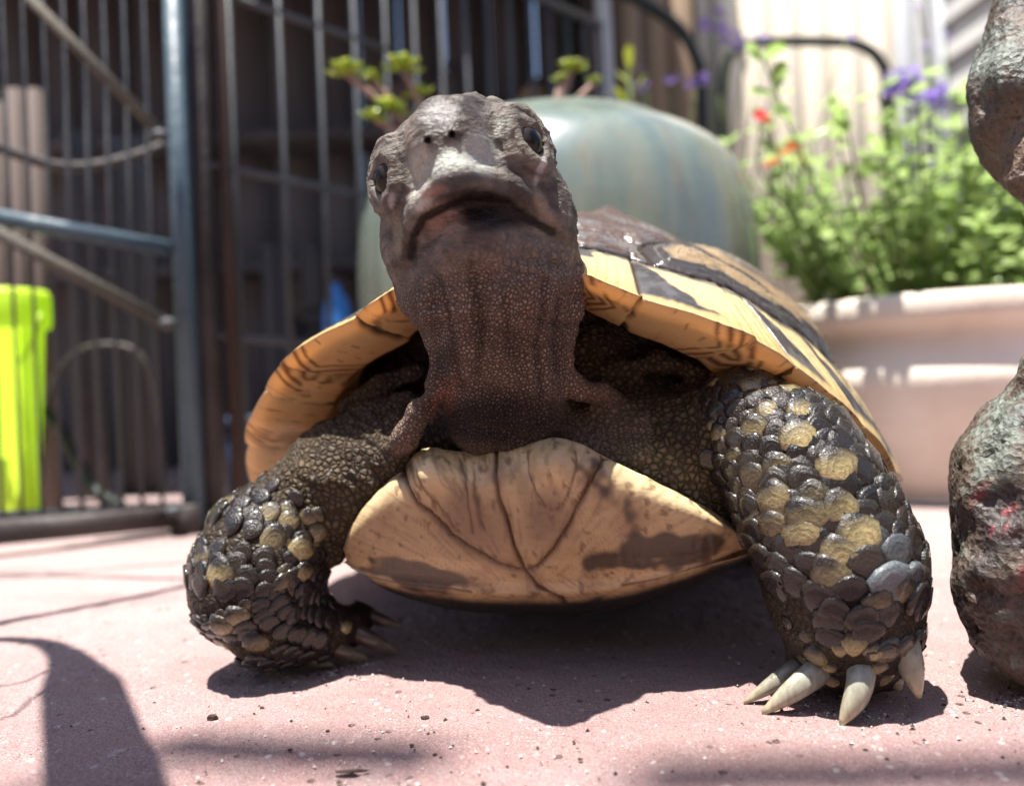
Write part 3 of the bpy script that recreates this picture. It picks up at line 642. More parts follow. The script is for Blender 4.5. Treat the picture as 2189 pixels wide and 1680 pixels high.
def grid_sdf(xs, ys, zs):
    D = np.full((len(xs), len(ys), len(zs)), 9.0, np.float32)
    for kind, a, k, op in PRIM:
        lo, hi = bounds(kind, a); m = .6 + k
        i0, i1 = np.searchsorted(xs, lo[0] - m), np.searchsorted(xs, hi[0] + m); j0, j1 = np.searchsorted(ys, lo[1] - m), np.searchsorted(ys, hi[1] + m); k0, k1 = np.searchsorted(zs, lo[2] - m), np.searchsorted(zs, hi[2] + m)
        if i1 <= i0 or j1 <= j0 or k1 <= k0: continue
        X = xs[i0:i1, None, None].astype(np.float32); Y = ys[None, j0:j1, None].astype(np.float32); Z = zs[None, None, k0:k1].astype(np.float32)
        D[i0:i1, j0:j1, k0:k1] = comb(D[i0:i1, j0:j1, k0:k1], sd(kind, a, X, Y, Z).astype(np.float32), k, op)
    return np.maximum(D, (.02 - zs)[None, None, :].astype(np.float32))
def surface_nets(D, xs, ys, zs):
    S = D < 0; nx, ny, nz = D.shape
    cnt = np.zeros((nx - 1, ny - 1, nz - 1), np.int8)
    for i in (0, 1):
        for j in (0, 1):
            for k in (0, 1): cnt += S[i:nx - 1 + i, j:ny - 1 + j, k:nz - 1 + k]
    act = (cnt > 0) & (cnt < 8); I, J, K = np.nonzero(act); n = len(I)
    idx = np.full(act.shape, -1, np.int32); idx[I, J, K] = np.arange(n)
    acc = np.zeros((n, 3)); w = np.zeros(n)
    cs = [(a, b, c) for a in (0, 1) for b in (0, 1) for c in (0, 1)]
    for c0 in cs:
        for ax in range(3):
            if c0[ax]: continue
            c1 = list(c0); c1[ax] = 1
            d0 = D[I + c0[0], J + c0[1], K + c0[2]]; d1 = D[I + c1[0], J + c1[1], K + c1[2]]
            m = (d0 < 0) != (d1 < 0); t = np.where(m, d0 / np.where(m, d0 - d1, 1), 0)
            p0 = np.stack([xs[I + c0[0]], ys[J + c0[1]], zs[K + c0[2]]], -1); p1 = np.stack([xs[I + c1[0]], ys[J + c1[1]], zs[K + c1[2]]], -1)
            acc += np.where(m[:, None], p0 + (p1 - p0) * t[:, None], 0); w += m
    V = acc / w[:, None]; Fs = []
    for ax in range(3):
        sl0 = [slice(1, -1)] * 3; sl1 = [slice(1, -1)] * 3; sl0[ax] = slice(0, D.shape[ax] - 1); sl1[ax] = slice(1, D.shape[ax])
        a, b = S[tuple(sl0)], S[tuple(sl1)]; e = np.argwhere(a != b)
        if len(e) == 0: continue
        flip = a[tuple(e.T)]; off = np.ones(3, int); off[ax] = 0; e = e + off
        u, v_ = [(1, 2), (2, 0), (0, 1)][ax]; q = []
        for du, dv in ((0, 0), (1, 0), (1, 1), (0, 1)):
            c = e.copy(); c[:, u] -= 1 - du; c[:, v_] -= 1 - dv; q.append(idx[c[:, 0], c[:, 1], c[:, 2]])
        q = np.stack(q, -1); q[~flip] = q[~flip][:, ::-1]; Fs.append(q)
    Fq = np.concatenate(Fs); return V, Fq[(Fq >= 0).all(1)]
ax_x = np.concatenate([np.arange(-9.4, -3.6, .085), np.arange(-3.6, 1.9, .05), np.arange(1.9, 10.6, .08)])
ax_y = np.concatenate([np.arange(13.6, 18.2, .055), np.arange(18.2, 22, .09), np.arange(22, 37, .3)])
ax_z = np.concatenate([np.arange(-.3, 7.6, .08), np.arange(7.6, 13.4, .05)])
SV, SF = surface_nets(grid_sdf(ax_x, ax_y, ax_z), ax_x, ax_y, ax_z)
def sdf_normal(p, e=.03):
    g = np.stack([sdf(p + np.eye(3)[i] * e) - sdf(p - np.eye(3)[i] * e) for i in range(3)], -1)
    return g / (np.linalg.norm(g, axis=1)[:, None] + 1e-9)
front = SV[:, 1] < 22.5
SN = np.zeros_like(SV); SN[front] = sdf_normal(SV[front])
su, sv_ = proj(SV)
def legdist(p, L):
    d = np.full(len(p), 9.0)
    for (a, ra), (b, rb) in zip(L[:-1], L[1:]): d = np.minimum(d, sd('cone', (a, b, ra, rb), p[:, 0], p[:, 1], p[:, 2]))
    return d
headness = sstep(-1.05, -.5, ((SV - HO) @ HU) / HS) * (SV[:, 1] < 18.6) * (SV[:, 2] > 7.5)
legL = 1 - sstep(.03, .25, legdist(SV, LEG_L)); legR = 1 - sstep(.03, .25, legdist(SV, LEG_R)); leg = np.maximum(legL * (1 - sstep(650, 700, su) * (1 - sstep(1180, 1240, sv_))), legR * sstep(1500, 1545, su))
neckness = (1 - sstep(17.6, 18.6, SV[:, 1])) * sstep(4.6, 5.6, SV[:, 2]) * (np.abs(su - 1060) < 330) * (1 - leg)
# wrinkles of the loose skin between neck and shoulders
wr = vnoise(np.stack([SV[:, 0] * .9 + SV[:, 2] * .7, SV[:, 1] * 1.2, SV[:, 2] * 2.6 - np.abs(SV[:, 0] - .2) * 1.3], -1), 1.1, 4, 3)
wr2 = vnoise(SV, 5.0, 8, 2)
amp = front * (1 - headness) * (1 - leg) * (1 - .8 * neckness)
disp = amp * (.10 * (1 - np.abs(wr)) ** 2 - .05) + front * .012 * wr2 * (1 - .5 * headness)
vert_w = vnoise(np.stack([su / 34, sv_ / 220, 0 * su], -1), 1.0, 5, 2)
rid = 1 - np.abs(vnoise(np.stack([(SV - HO) @ HR * 2.0, (SV - HO) @ HU * 3.2, (SV - HO) @ HF * 2.0], -1), 1.0, 27, 3)); snoutness = sstep(.62, .9, ((SV - HO) @ HF) / HS); disp += headness * front * (1 - .85 * snoutness) * (.045 * rid ** 3 - .018); disp += neckness * (1 - headness) * (.07 * vert_w + .07 * vnoise(SV, 1.05, 44, 2)); nline = np.zeros(len(SV))
for L_ in ([(1012, 560), (1020, 640), (1024, 720), (1020, 800)], [(1165, 600), (1160, 680), (1150, 760), (1155, 850)], [(930, 590), (960, 680), (985, 760), (990, 830)], [(1195, 640), (1186, 720), (1190, 790)], [(1085, 640), (1090, 760)]): nline = np.maximum(nline, np.exp(-(poly_dist(su + 9 * vert_w, sv_, L_) / 7) ** 2))
nline *= neckness * (SN[:, 1] < .2); disp -= .05 * nline * (1 + .6 * wr2)
chin = sstep(470, 530, sv_) * (1 - sstep(640, 720, sv_)) * neckness
disp += chin * .03 * vnoise(SV, 3.2, 15, 2); fold = vnoise(np.stack([su / 260, sv_ / 30 + .9 * np.sin(su / 70), 0 * su], -1), 1.0, 19, 2); disp += neckness * (1 - headness) * sstep(490, 550, sv_) * .075 * np.minimum(fold, .15)
SV = SV + SN * disp[:, None]
# colours of the skin
def over(c, m, col): return c * (1 - m[:, None]) + np.array(col) * m[:, None]
nz1 = vnoise(SV, 1.3, 21, 3) * .5 + .5; nz2 = vnoise(SV, 4.0, 22, 2) * .5 + .5
c = np.tile(np.array([.062, .046, .029]), (len(SV), 1))
c = over(c, sstep(.5, .95, nz1) * .6, (.105, .08, .043)); c = over(c, neckness, (.195, .145, .115)); c = over(c, neckness * sstep(.4, .9, nz1) * .5, (.26, .18, .145))
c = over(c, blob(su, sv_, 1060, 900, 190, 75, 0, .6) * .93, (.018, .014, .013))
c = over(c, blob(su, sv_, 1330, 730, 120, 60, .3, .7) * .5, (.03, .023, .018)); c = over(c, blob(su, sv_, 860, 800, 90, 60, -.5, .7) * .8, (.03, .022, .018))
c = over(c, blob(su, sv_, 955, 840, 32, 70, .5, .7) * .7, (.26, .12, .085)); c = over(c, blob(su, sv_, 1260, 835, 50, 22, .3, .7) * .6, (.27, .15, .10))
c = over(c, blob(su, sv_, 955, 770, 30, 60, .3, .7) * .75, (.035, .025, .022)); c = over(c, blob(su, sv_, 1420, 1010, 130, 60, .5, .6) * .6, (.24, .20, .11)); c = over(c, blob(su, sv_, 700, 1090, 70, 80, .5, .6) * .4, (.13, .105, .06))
c = over(c, neckness * (1 - headness) * sstep(490, 550, sv_) * sstep(.1, .8, -fold) * .35, (.075, .052, .043)); c = over(c, nline * .5, (.05, .033, .027)); c = over(c, neckness * sstep(.2, .8, -vert_w) * .4, (.07, .047, .04)); c = over(c, leg, (.022, .016, .013))  # fold troughs and neck wrinkles: crease shade put into the skin colour
c = over(c, headness, (.118, .104, .092)); hm = headness
c = over(c, hm * sstep(.45, .9, nz2) * .6, (.19, .15, .125)); c = over(c, hm * (1 - sstep(.15, .55, nz1)) * .75, (.038, .028, .025)); nz3 = vnoise(np.stack([(SV - HO) @ HR * 2.2, (SV - HO) @ HU * 9, (SV - HO) @ HF * 3], -1), 1.0, 25, 3); c = over(c, hm * sstep(.1, .6, nz3) * .5, (.035, .027, .023))
for (cx, cy, rx, ry, an, col, w_) in [(970, 345, 105, 44, -.25, (.29, .30, .27), .95), (1030, 328, 38, 54, -.3, (.33, .34, .31), .95), (895, 350, 32, 52, .2, (.30, .30, .265), .85), (900, 420, 28, 42, .2, (.42, .41, .36), .75), (940, 250, 46, 36, -.2, (.34, .33, .33), .6),  # the pale forehead patch is sky sheen painted into the skin colour
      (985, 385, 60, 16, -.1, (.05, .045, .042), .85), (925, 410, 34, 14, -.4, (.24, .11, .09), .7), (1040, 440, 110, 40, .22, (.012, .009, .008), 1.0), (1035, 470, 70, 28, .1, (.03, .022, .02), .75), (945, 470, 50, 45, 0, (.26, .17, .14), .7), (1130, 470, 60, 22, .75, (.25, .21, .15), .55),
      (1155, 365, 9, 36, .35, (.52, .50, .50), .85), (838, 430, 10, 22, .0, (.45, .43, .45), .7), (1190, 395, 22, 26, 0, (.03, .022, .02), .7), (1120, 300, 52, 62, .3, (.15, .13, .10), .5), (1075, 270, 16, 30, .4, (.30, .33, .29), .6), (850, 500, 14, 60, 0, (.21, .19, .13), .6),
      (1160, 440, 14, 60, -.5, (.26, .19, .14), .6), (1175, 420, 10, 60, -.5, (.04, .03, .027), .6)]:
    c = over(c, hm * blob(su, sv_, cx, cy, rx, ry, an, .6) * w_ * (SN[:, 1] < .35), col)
cav = np.exp(-np.maximum(sd('ell', (H(1.02, 0, -.355), np.array([HF, HR, HU]), np.array([.44, .66, .085]) * HS), SV[:, 0], SV[:, 1], SV[:, 2]), 0) / .05) * (SV[:, 1] < 16.5)
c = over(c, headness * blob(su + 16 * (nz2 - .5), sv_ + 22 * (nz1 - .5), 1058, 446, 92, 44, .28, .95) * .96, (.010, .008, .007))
for cpt, ax in EYE:
    A = ax[0] * HF + ax[1] * HR + ax[2] * HU; A /= np.linalg.norm(A)
    for rad_, wd_, col_ in ((.23, .06, (.20, .19, .155)), (.35, .05, (.15, .135, .11)), (.46, .045, (.14, .12, .10)), (.29, .03, (.035, .027, .024)), (.405, .025, (.035, .027, .024))):
        dd = sd('tor', (H(cpt[0] - .04, cpt[1] * .99, cpt[2] + .01), A, rad_ * HS, .0), SV[:, 0], SV[:, 1], SV[:, 2]); c = over(c, headness * np.exp(-(dd / (wd_ * HS)) ** 2) * .75, col_)
mouth = [(880, 545), (884, 500), (905, 462), (960, 436), (1040, 412), (1085, 428), (1120, 460), (1180, 492)]
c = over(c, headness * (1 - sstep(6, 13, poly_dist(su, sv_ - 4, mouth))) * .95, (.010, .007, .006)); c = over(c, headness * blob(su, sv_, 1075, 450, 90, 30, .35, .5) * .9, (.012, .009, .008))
gran = np.clip(1 - headness, 0, 1); coarse = np.clip((1 - neckness) * (1 - headness), 0, 1)
# the skin's own shader: small granules with dark creases
t = NT('tortoise_skin'); w = t.obj; A = t.attr('col'); g = t.attr('gran', 'Fac'); cf = t.attr('coarse', 'Fac'); wet = t.attr('wet', 'Fac')
wd = t.node('ShaderNodeVectorMath', 0, {'operation': 'ADD'}, i0=w, i1=t.node('ShaderNodeVectorMath', 0, {'operation': 'SCALE'}, i0=t.noise(w, 300, 2, out='Color'), Scale=.0009))
v1 = t.voro(wd, 1250); v2 = t.voro(wd, 680); ev1 = t.voro(wd, 1250, 'DISTANCE_TO_EDGE'); ev2 = t.voro(wd, 680, 'DISTANCE_TO_EDGE')
ed = t.node('ShaderNodeMix', 0, i0=cf, i2=ev1, i3=ev2); vd = t.node('ShaderNodeMix', 0, i0=cf, i2=v1, i3=v2)
crease = t.ramp(ed, [(.02, 0), (.22, 1)]); nn = t.noise(w, 700, 4, .65); streak = t.noise(t.mapv(w, (500, 200, 900)), 1, 4, .6)
lit = t.mix(t.math('MULTIPLY', g, t.math('SUBTRACT', 1.0, crease)), A, t.mix(1.0, A, (.34, .30, .28), 'MULTIPLY'))
tops = t.math('MULTIPLY', t.math('MULTIPLY', g, t.ramp(vd, [(.05, 1), (.5, 0)])), .55)
lit = t.mix(tops, lit, t.mix(1.0, A, (1.75, 1.7, 1.6), 'MULTIPLY')); lit = t.mix(t.math('MULTIPLY', t.math('SUBTRACT', 1.0, g), t.ramp(streak, [(.45, 0), (.7, .55)])), lit, t.mix(1.0, A, (1.5, 1.45, 1.4), 'MULTIPLY'))
dk = t.ramp(t.noise(w, 1400, 2, .6), [(.3, .6), (.5, 0)]); lit = t.mix(t.math('MULTIPLY', dk, .7), lit, t.mix(1.0, A, (.4, .38, .36), 'MULTIPLY'))
hh = t.math('ADD', t.math('MULTIPLY', t.math('MULTIPLY', g, t.ramp(ed, [(0, 0), (.3, 1)])), 1.0), t.math('ADD', t.math('MULTIPLY', nn, .5), t.math('MULTIPLY', t.math('SUBTRACT', 1.0, g), t.math('MULTIPLY', streak, 1.8))))
M_skin = t.done(lit, t.math('SUBTRACT', t.math('ADD', .40, t.math('MULTIPLY', nn, .3)), t.math('MULTIPLY', wet, .2)), t.bump(hh, .0005, 1.0), .2)
coarse = np.maximum(coarse, neckness * (1 - sstep(520, 640, sv_)) * .75)
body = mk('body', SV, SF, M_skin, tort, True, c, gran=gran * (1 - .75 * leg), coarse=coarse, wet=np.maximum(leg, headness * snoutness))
# eyes
t = NT('tortoise_eye'); r_ = t.node('ShaderNodeVectorMath', 1, {'operation': 'LENGTH'}, i0=t.node('ShaderNodeVectorMath', 0, {'operation': 'MULTIPLY'}, i0=t.obj, i1=(1, 1, 0)))
ir = t.noise(t.obj, 900, 3); cc_ = t.ramp(t.math('ADD', t.math('MULTIPLY', r_, 290), t.math('MULTIPLY', ir, .12)), [(.45, (.004, .0035, .0035)), (.55, (.018, .014, .012)), (.8, (.03, .024, .02)), (.95, (.012, .01, .009))])
M_eye = t.done(cc_, .16, None, .18)
for cpt, ax in EYE:
    A = ax[0] * HF + ax[1] * HR + ax[2] * HU; A /= np.linalg.norm(A); cen = H(cpt[0] - .15 * ax[0], cpt[1] - .15 * ax[1], cpt[2]); R_ = .228 * HS
    v, f = [], []
    for i in range(17):
        th = math.pi * i / 16
        for k in range(24): v.append((R_ * math.sin(th) * math.cos(k * math.pi / 12), R_ * math.sin(th) * math.sin(k * math.pi / 12), R_ * math.cos(th)))
    for i in range(16):
        for k in range(24): f.append((i * 24 + k, i * 24 + 24 + k, i * 24 + 24 + (k + 1) % 24, i * 24 + (k + 1) % 24))
    q = Vector(A).to_track_quat('Z', 'Y'); vv = [np.array(q @ Vector(x)) + cen for x in v]
    e = mk('eye', vv, f, M_eye, body, True, loc=cen); 
    me = e.data; qi = q.inverted(); me.transform(qi.to_matrix().to_4x4()); e.rotation_mode = 'QUATERNION'; e.rotation_quaternion = q
# ---- horn scales of the forelegs
t = NT('horn_scale'); w = t.obj; oc = t.node('ShaderNodeObjectInfo', 'Color'); rnd = t.node('ShaderNodeObjectInfo', 'Random')
sp = t.n.new('ShaderNodeSeparateXYZ'); t.set(sp.inputs[0], w); sc_ = t.n.new('ShaderNodeSeparateColor'); t.set(sc_.inputs[0], oc)
yel, gry = sc_.outputs[0], sc_.outputs[1]
wob = t.noise(t.node('ShaderNodeVectorMath', 0, {'operation': 'ADD'}, i0=w, i1=t.node('ShaderNodeCombineXYZ', i0=t.math('MULTIPLY', rnd, 30))), 2.0, 3)
cd = t.node('ShaderNodeVectorMath', 1, {'operation': 'DISTANCE'}, i0=t.node('ShaderNodeVectorMath', 0, {'operation': 'MULTIPLY'}, i0=w, i1=(1, 1, 0)), i1=(0, -.12, 0))
rr_ = t.math('ADD', cd, t.math('MULTIPLY', wob, .35)); ring = t.math('SINE', t.math('MULTIPLY', rr_, 42))
dark = t.mix(rnd, (.009, .007, .006), (.026, .020, .015)); dark = t.mix(gry, dark, (.10, .115, .125))
ym = t.math('MULTIPLY', yel, t.ramp(t.math('SUBTRACT', t.math('ADD', .42, t.math('MULTIPLY', wob, .45)), t.math('ADD', t.math('MULTIPLY', sp.outputs[1], .85), t.math('MULTIPLY', cd, .2))), [(.32, 0), (.78, 1)]))
ycol = t.mix(t.ramp(ring, [(.35, 0), (1, .4)]), (.43, .35, .17), (.20, .125, .05)); colr = t.mix(ym, dark, ycol)
colr = t.mix(t.ramp(t.noise(t.world(), 1500, 3), [(.3, .5), (.5, 0)]), colr, (.012, .009, .008))
bh = t.math('ADD', t.math('MULTIPLY', ring, .12), t.noise(w, 6, 4, .65))
M_scale = t.done(colr, t.math('ADD', .13, t.math('MULTIPLY', t.noise(t.world(), 900, 2), .26)), t.bump(t.math('ADD', bh, t.math('MULTIPLY', t.noise(t.world(), 2600, 3, .6), .8)), .00024, .9), .32, Coat_Weight=.5, Coat_Roughness=.06)
def scale_mesh(seed):
    r = random.Random(seed); n = 11; v = []; 
    def outline(k):
        a = 2 * math.pi * k / n; x, y = math.cos(a), math.sin(a)
        q = 1 + .07 * math.sin(3 * a + seed) + r.uniform(-.05, .05)
        if y < 0: x *= 1 - .35 * y * y; y *= 1.12
        else: x *= 1 - .06 * y; y *= .82
        return x * q * .5, y * q * .5
    o = [outline(k) for k in range(n)]
    for s_, z in (((.95, -.16), (1.0, -.035), (.955, .025), (.55, .06)) if seed < 7 else ((.94, -.16), (1.0, -.02), (.88, .07), (.5, .13))): v += [(x * s_, y * s_ - (1 - s_) * .04, z - .06 * max(0, y) * 2) for x, y in o]
    v.append((0, -.10, .075 if seed < 7 else .145)); f = []
    for k in range(n):
        k2 = (k + 1) % n
        for l in range(3): f.append((l * n + k, l * n + k2, l * n + n + k2, l * n + n + k))
        f.append((3 * n + k, 3 * n + k2, 4 * n))
    me = bpy.data.meshes.new('scale'); me.from_pydata(v, [], f); me.polygons.foreach_set('use_smooth', np.ones(len(f), bool)); me.materials.append(M_scale); return me
SM = [scale_mesh(s) for s in range(7)]; SMD = [scale_mesh(s) for s in range(7, 11)]
base_t = wloc(body)
def put_scale(p, n, down, sx, sy, yel, gry=0.0, lift=.22, name='scale'):
    n = Vector(n); d = Vector(down); d = (d - n * d.dot(n)).normalized(); y = -d; x = y.cross(n)
    M = Matrix((x, y, n)).transposed() @ Matrix.Rotation(lift, 3, 'X')
    o = bpy.data.objects.new(name, rng.choice(SMD if yel > .45 else SM)); COL.objects.link(o); o.parent = body
    M4 = M.to_4x4() @ Matrix.Diagonal((sx * CM, sy * CM, min(sx, sy) * CM * 1.15, 1)); M4.translation = Vector(p) * CM - base_t
    o.matrix_local = M4; o.color = (yel, gry, 0, 1); return o
def leg_point(L, s, phi):
    """point on the leg's skin at axis position s (0..1) and angle phi; axis direction too"""
    pts = np.array([a for a, _ in L]); seg = np.linalg.norm(np.diff(pts, axis=0), axis=1); cum = np.concatenate([[0], np.cumsum(seg)]); tgt = s * cum[-1]
    i = min(np.searchsorted(cum, tgt, 'right') - 1, len(seg) - 1); k = (tgt - cum[i]) / seg[i]; c0 = lerp(pts[i], pts[i + 1], k)
    a = lerp(pts[max(i - 1, 0)], pts[i + 1], .5); b = lerp(pts[i], pts[min(i + 2, len(pts) - 1)], .5); T = b - a; T /= np.linalg.norm(T)
    f = np.array([0, -1., 0]); f = f - T * T.dot(f); f /= np.linalg.norm(f); s_ = np.cross(T, f); d = f * math.cos(phi) + s_ * math.sin(phi)
    return c0, d, T
YEL_R = [(1650, 870, .55), (1697, 868, .8), (1728, 928, 1.0), (1768, 990, 1.0), (1795, 1065, .7), (1810, 1120, 1.0), (1822, 1172, 1.0), (1738, 1140, .9), (1700, 1105, .5), (1665, 1068, .6), (1650, 1110, .5), (1755, 1225, .6), (1560, 860, .5), (1600, 925, .45), (1570, 960, .4), (1540, 905, .5)]
YEL_L = [(640, 1170, 1.0), (645, 1235, .7), (462, 1240, 1.0), (470, 1300, .7), (500, 1335, .8), (600, 1095, .7), (620, 1120, .6), (560, 1090, .4), (680, 1110, .5), (530, 1375, .5), (660, 1090, .6), (585, 1130, .4), (690, 1135, .6)]
GRY_R = [(1885, 1262, 1.0), (1945, 1335, .7), (1945, 1225, .7), (1895, 1195, .5), (1870, 1150, .3)]
PLACED = []
def cover(L, s0, s1, rows, size, yels, grys, phi0, phi1, skip=None):
    length = sum(np.linalg.norm(b - a) for (a, _), (b, _) in zip(L[:-1], L[1:]))
    jobs = []
    for i in range(rows):
        s = lerp(s0, s1, (i + .5) / rows); k = s * (len(L) - 1); rad = lerp(L[min(int(k), len(L) - 2)][1], L[min(int(k) + 1, len(L) - 1)][1], k % 1)
        w = size(s); n = max(4, int(round((phi1 - phi0) * (rad + .03) / (w * .93))))
        for j in range(n): jobs.append((s + rng.normal(0, .10) / rows, phi0 + (phi1 - phi0) * (j + .5 * (i % 2) + rng.normal(0, .09)) / n, w))
    O, D, T = zip(*[leg_point(L, s, ph) for s, ph, _ in jobs]); O, D, T = map(np.array, (O, D, T))
    t_ = np.zeros(len(O)) + .3
    for _ in range(40): t_ = t_ - sdf(O + D * t_[:, None]) * .7
    Pn = O + D * t_[:, None]; N = sdf_normal(Pn, .12); U_, V_ = proj(Pn); cams = np.array([0, 0, CAM_H]) - Pn; cams /= np.linalg.norm(cams, axis=1)[:, None]
    facing = (N * cams).sum(1); cnt = 0
    spot = {}
    for lst, ch in ((yels, 0), (grys, 1)):
        for (a, b, m) in lst:
            dd = np.hypot(U_ - a, V_ - b) + 100 * (facing < .1); k_ = int(dd.argmin())
            if dd[k_] < 45: spot.setdefault(k_, [0, 0])[ch] = m
    for q in range(len(Pn)):
        if facing[q] < -.35 or Pn[q][2] < .12 or (skip and skip(U_[q], V_[q], Pn[q])): continue
        w = jobs[q][2] * rng.uniform(.86, 1.16); y = 0.0; g = 0.0; big = 1.0
        if q in spot: y, g = spot[q]; big = 1.0 + .28 * y + .2 * g
        if y == 0 and g == 0 and rng.random() < .09: y = rng.uniform(.15, .45)
        PLACED.append((Pn[q], w * big, T[q]))
        put_scale(Pn[q] + N[q] * (.03 + .03 * rng.random()), N[q], T[q] + np.array([rng.normal(0, .12), 0, rng.normal(0, .12)]), w * big * 1.06, w * big * rng.uniform(1.12, 1.4), y, g, rng.uniform(.20, .40)); cnt += 1
    return cnt
nR = cover(LEG_R, .04, .88, 17, lambda s: .36 + .30 * min(1, s / .35) - .10 * max(0, (s - .62) / .3), YEL_R, GRY_R, -1.95, 2.35, lambda u, v, p: (u < 1500 + max(0, (v - 980)) * .55) or (v > 1250 and u < 1730 and rng.random() < .55) or (v > 1345 and u > 1885) or (v > 1385 and u > 1800))
nL = cover(LEG_L, .03, .84, 17, lambda s: .36 + .13 * min(1, s / .25), YEL_L, [], -2.5, 2.0, lambda u, v, p: (u > 690 and v < 1230) or u > 760)
# fill the gaps the rows leave at the bends
PP = np.array([p for p, _, _ in PLACED]); PW = np.array([w for _, w, _ in PLACED]); PT = np.array([T_ for _, _, T_ in PLACED])
def fill(mask, wmin, wmax, cap):
    global PP, PW, PT
    cand = rng.permutation(np.nonzero(mask)[0]); got = 0
    toc = np.array([0, 0, CAM_H]) - SV[cand]; cand = cand[(SN[cand] * toc).sum(1) / np.linalg.norm(toc, axis=1) > -.1][:2600]
    for w_, k_ in ((wmax, .80), (lerp(wmin, wmax, .5), .74), (wmin, .70)):
        for i in cand:
            d = np.linalg.norm(PP - SV[i], axis=1); j = d.argmin()
            if (d > k_ * (w_ + PW) / 2).all() and got < cap:
                put_scale(SV[i] + SN[i] * .02, SN[i], PT[j], w_ * 1.05, w_ * 1.25, rng.uniform(.2, .6) if rng.random() < .2 else 0, 0, rng.uniform(.08, .2))
                PP = np.vstack([PP, SV[i]]); PW = np.append(PW, w_); PT = np.vstack([PT, PT[j]]); got += 1
    return got
cR = fill((legR > .7) & (su > 1500 + np.maximum(0, sv_ - 980) * .55) & (sv_ < 1400) & ((sv_ < 1230) | (su > 1740)) & front, .26, .48, 60)
cL = fill((legL > .7) & (su < 700) & (sv_ < 1420) & front, .24, .42, 70)
print('scales', nR, nL, cR, cL)
# knobbly toe scales
for (u, v, s, y, g) in [(1825, 1372, .55, .9, 0), (1868, 1390, .42, 1, 0), (1795, 1385, .36, .8, 0), (1770, 1425, .34, .9, 0), (1778, 1455, .34, 1, 0), (1880, 1425, .38, .9, 0), (1895, 1450, .4, .6, 0), (1715, 1410, .35, .4, 0), (1690, 1440, .26, .5, 0), (1742, 1405, .3, .6, 0), (1850, 1430, .3, .8, 0), (1905, 1385, .5, .2, .5), (1760, 1340, .34, .2, 0), (1800, 1340, .3, .2, 0), (1720, 1360, .34, .1, 0), (1680, 1330, .3, .1, 0), (1860, 1345, .34, .3, .2), (740, 1335, .4, .8, 0), (700, 1350, .3, .2, 0)]:
    o = np.array([0, 0, CAM_H]); d = P(u, v, 1.0) - o; d /= np.linalg.norm(d); p = o + d * march(o[None], d[None], 24, 13)[0]; n = sdf_normal(p[None], .08)[0]
    put_scale(p, n, (0, 0, -1), s, s * 1.05, y, g, .05)
# ---- claws
t = NT('claw_horn'); w = t.obj; st = t.noise(t.mapv(w, (900, 900, 200)), 1, 4, .6); tip = t.attr('tip', 'Fac')
cc_ = t.mix(tip, t.ramp(st, [(.3, (.23, .25, .21)), (.7, (.43, .46, .40))]), t.ramp(st, [(.3, (.36, .27, .13)), (.7, (.50, .42, .25))])); dkc = t.attr('dirt', 'Fac')
M_claw = t.done(t.mix(dkc, cc_, (.06, .042, .032)), .3, t.bump(st, .0002), .5, Coat_Weight=.25, Coat_Roughness=.2)
def claw(p0, p1, p2, r0, flat, dirt):
    c = catmull([p0, p1, p2], 14); t_ = np.linspace(0, 1, 14); rad = r0 * (1 - t_ ** 2.2 * .86) * (1 - .12 * (1 - t_)); n = 14; v = []
    T = np.gradient(c, axis=0); T /= np.linalg.norm(T, axis=1)[:, None]
    for i in range(14):
        s_ = np.cross(T[i], [0, 0, 1.]); s_ /= np.linalg.norm(s_); b = np.cross(s_, T[i])
        for k in range(n): a = 2 * math.pi * k / n; v.append(c[i] + rad[i] * (s_ * math.cos(a) * flat + b * math.sin(a)))
    f = [(i * n + k, i * n + (k + 1) % n, i * n + n + (k + 1) % n, i * n + n + k) for i in range(13) for k in range(n)] + [tuple(range(n))[::-1], tuple(range(13 * n, 14 * n))]
    mk('claw', v, f, M_claw, body, True, tip=np.repeat(t_, n) ** 2 * .8, dirt=np.clip(dirt * (1 - np.repeat(t_, n) * .7) , 0, 1))
for (a, b, c_, r0, fl, dt) in [((1842, 1392, 16.1), (1836, 1472, 15.55), (1798, 1549, 15.48), .36, .86, .45), ((1778, 1410, 16.4), (1710, 1464, 16.1), (1630, 1524, 16.2), .32, .86, .5), ((1722, 1418, 16.85), (1662, 1455, 16.75), (1590, 1502, 16.75), .24, .88, .9), ((1920, 1330, 16.1), (1944, 1412, 15.75), (1965, 1490, 15.75), .36, .86, .4), ((1900, 1430, 16.7), (1912, 1452, 16.5), (1925, 1475, 16.4), .26, .9, .9),
                              ((618, 1372, 19.7), (660, 1405, 19.65), (712, 1421, 19.95), .27, .9, 1.6), ((680, 1360, 20.0), (730, 1390, 19.95), (784, 1407, 20.25), .28, .9, 1.6), ((745, 1342, 20.45), (795, 1368, 20.3), (845, 1390, 20.6), .27, .9, 1.5), ((780, 1312, 21.0), (818, 1326, 20.9), (856, 1336, 21.05), .20, .9, 1.5)]:
    claw(P(*a), P(*b), P(*c_), r0, fl, dt)

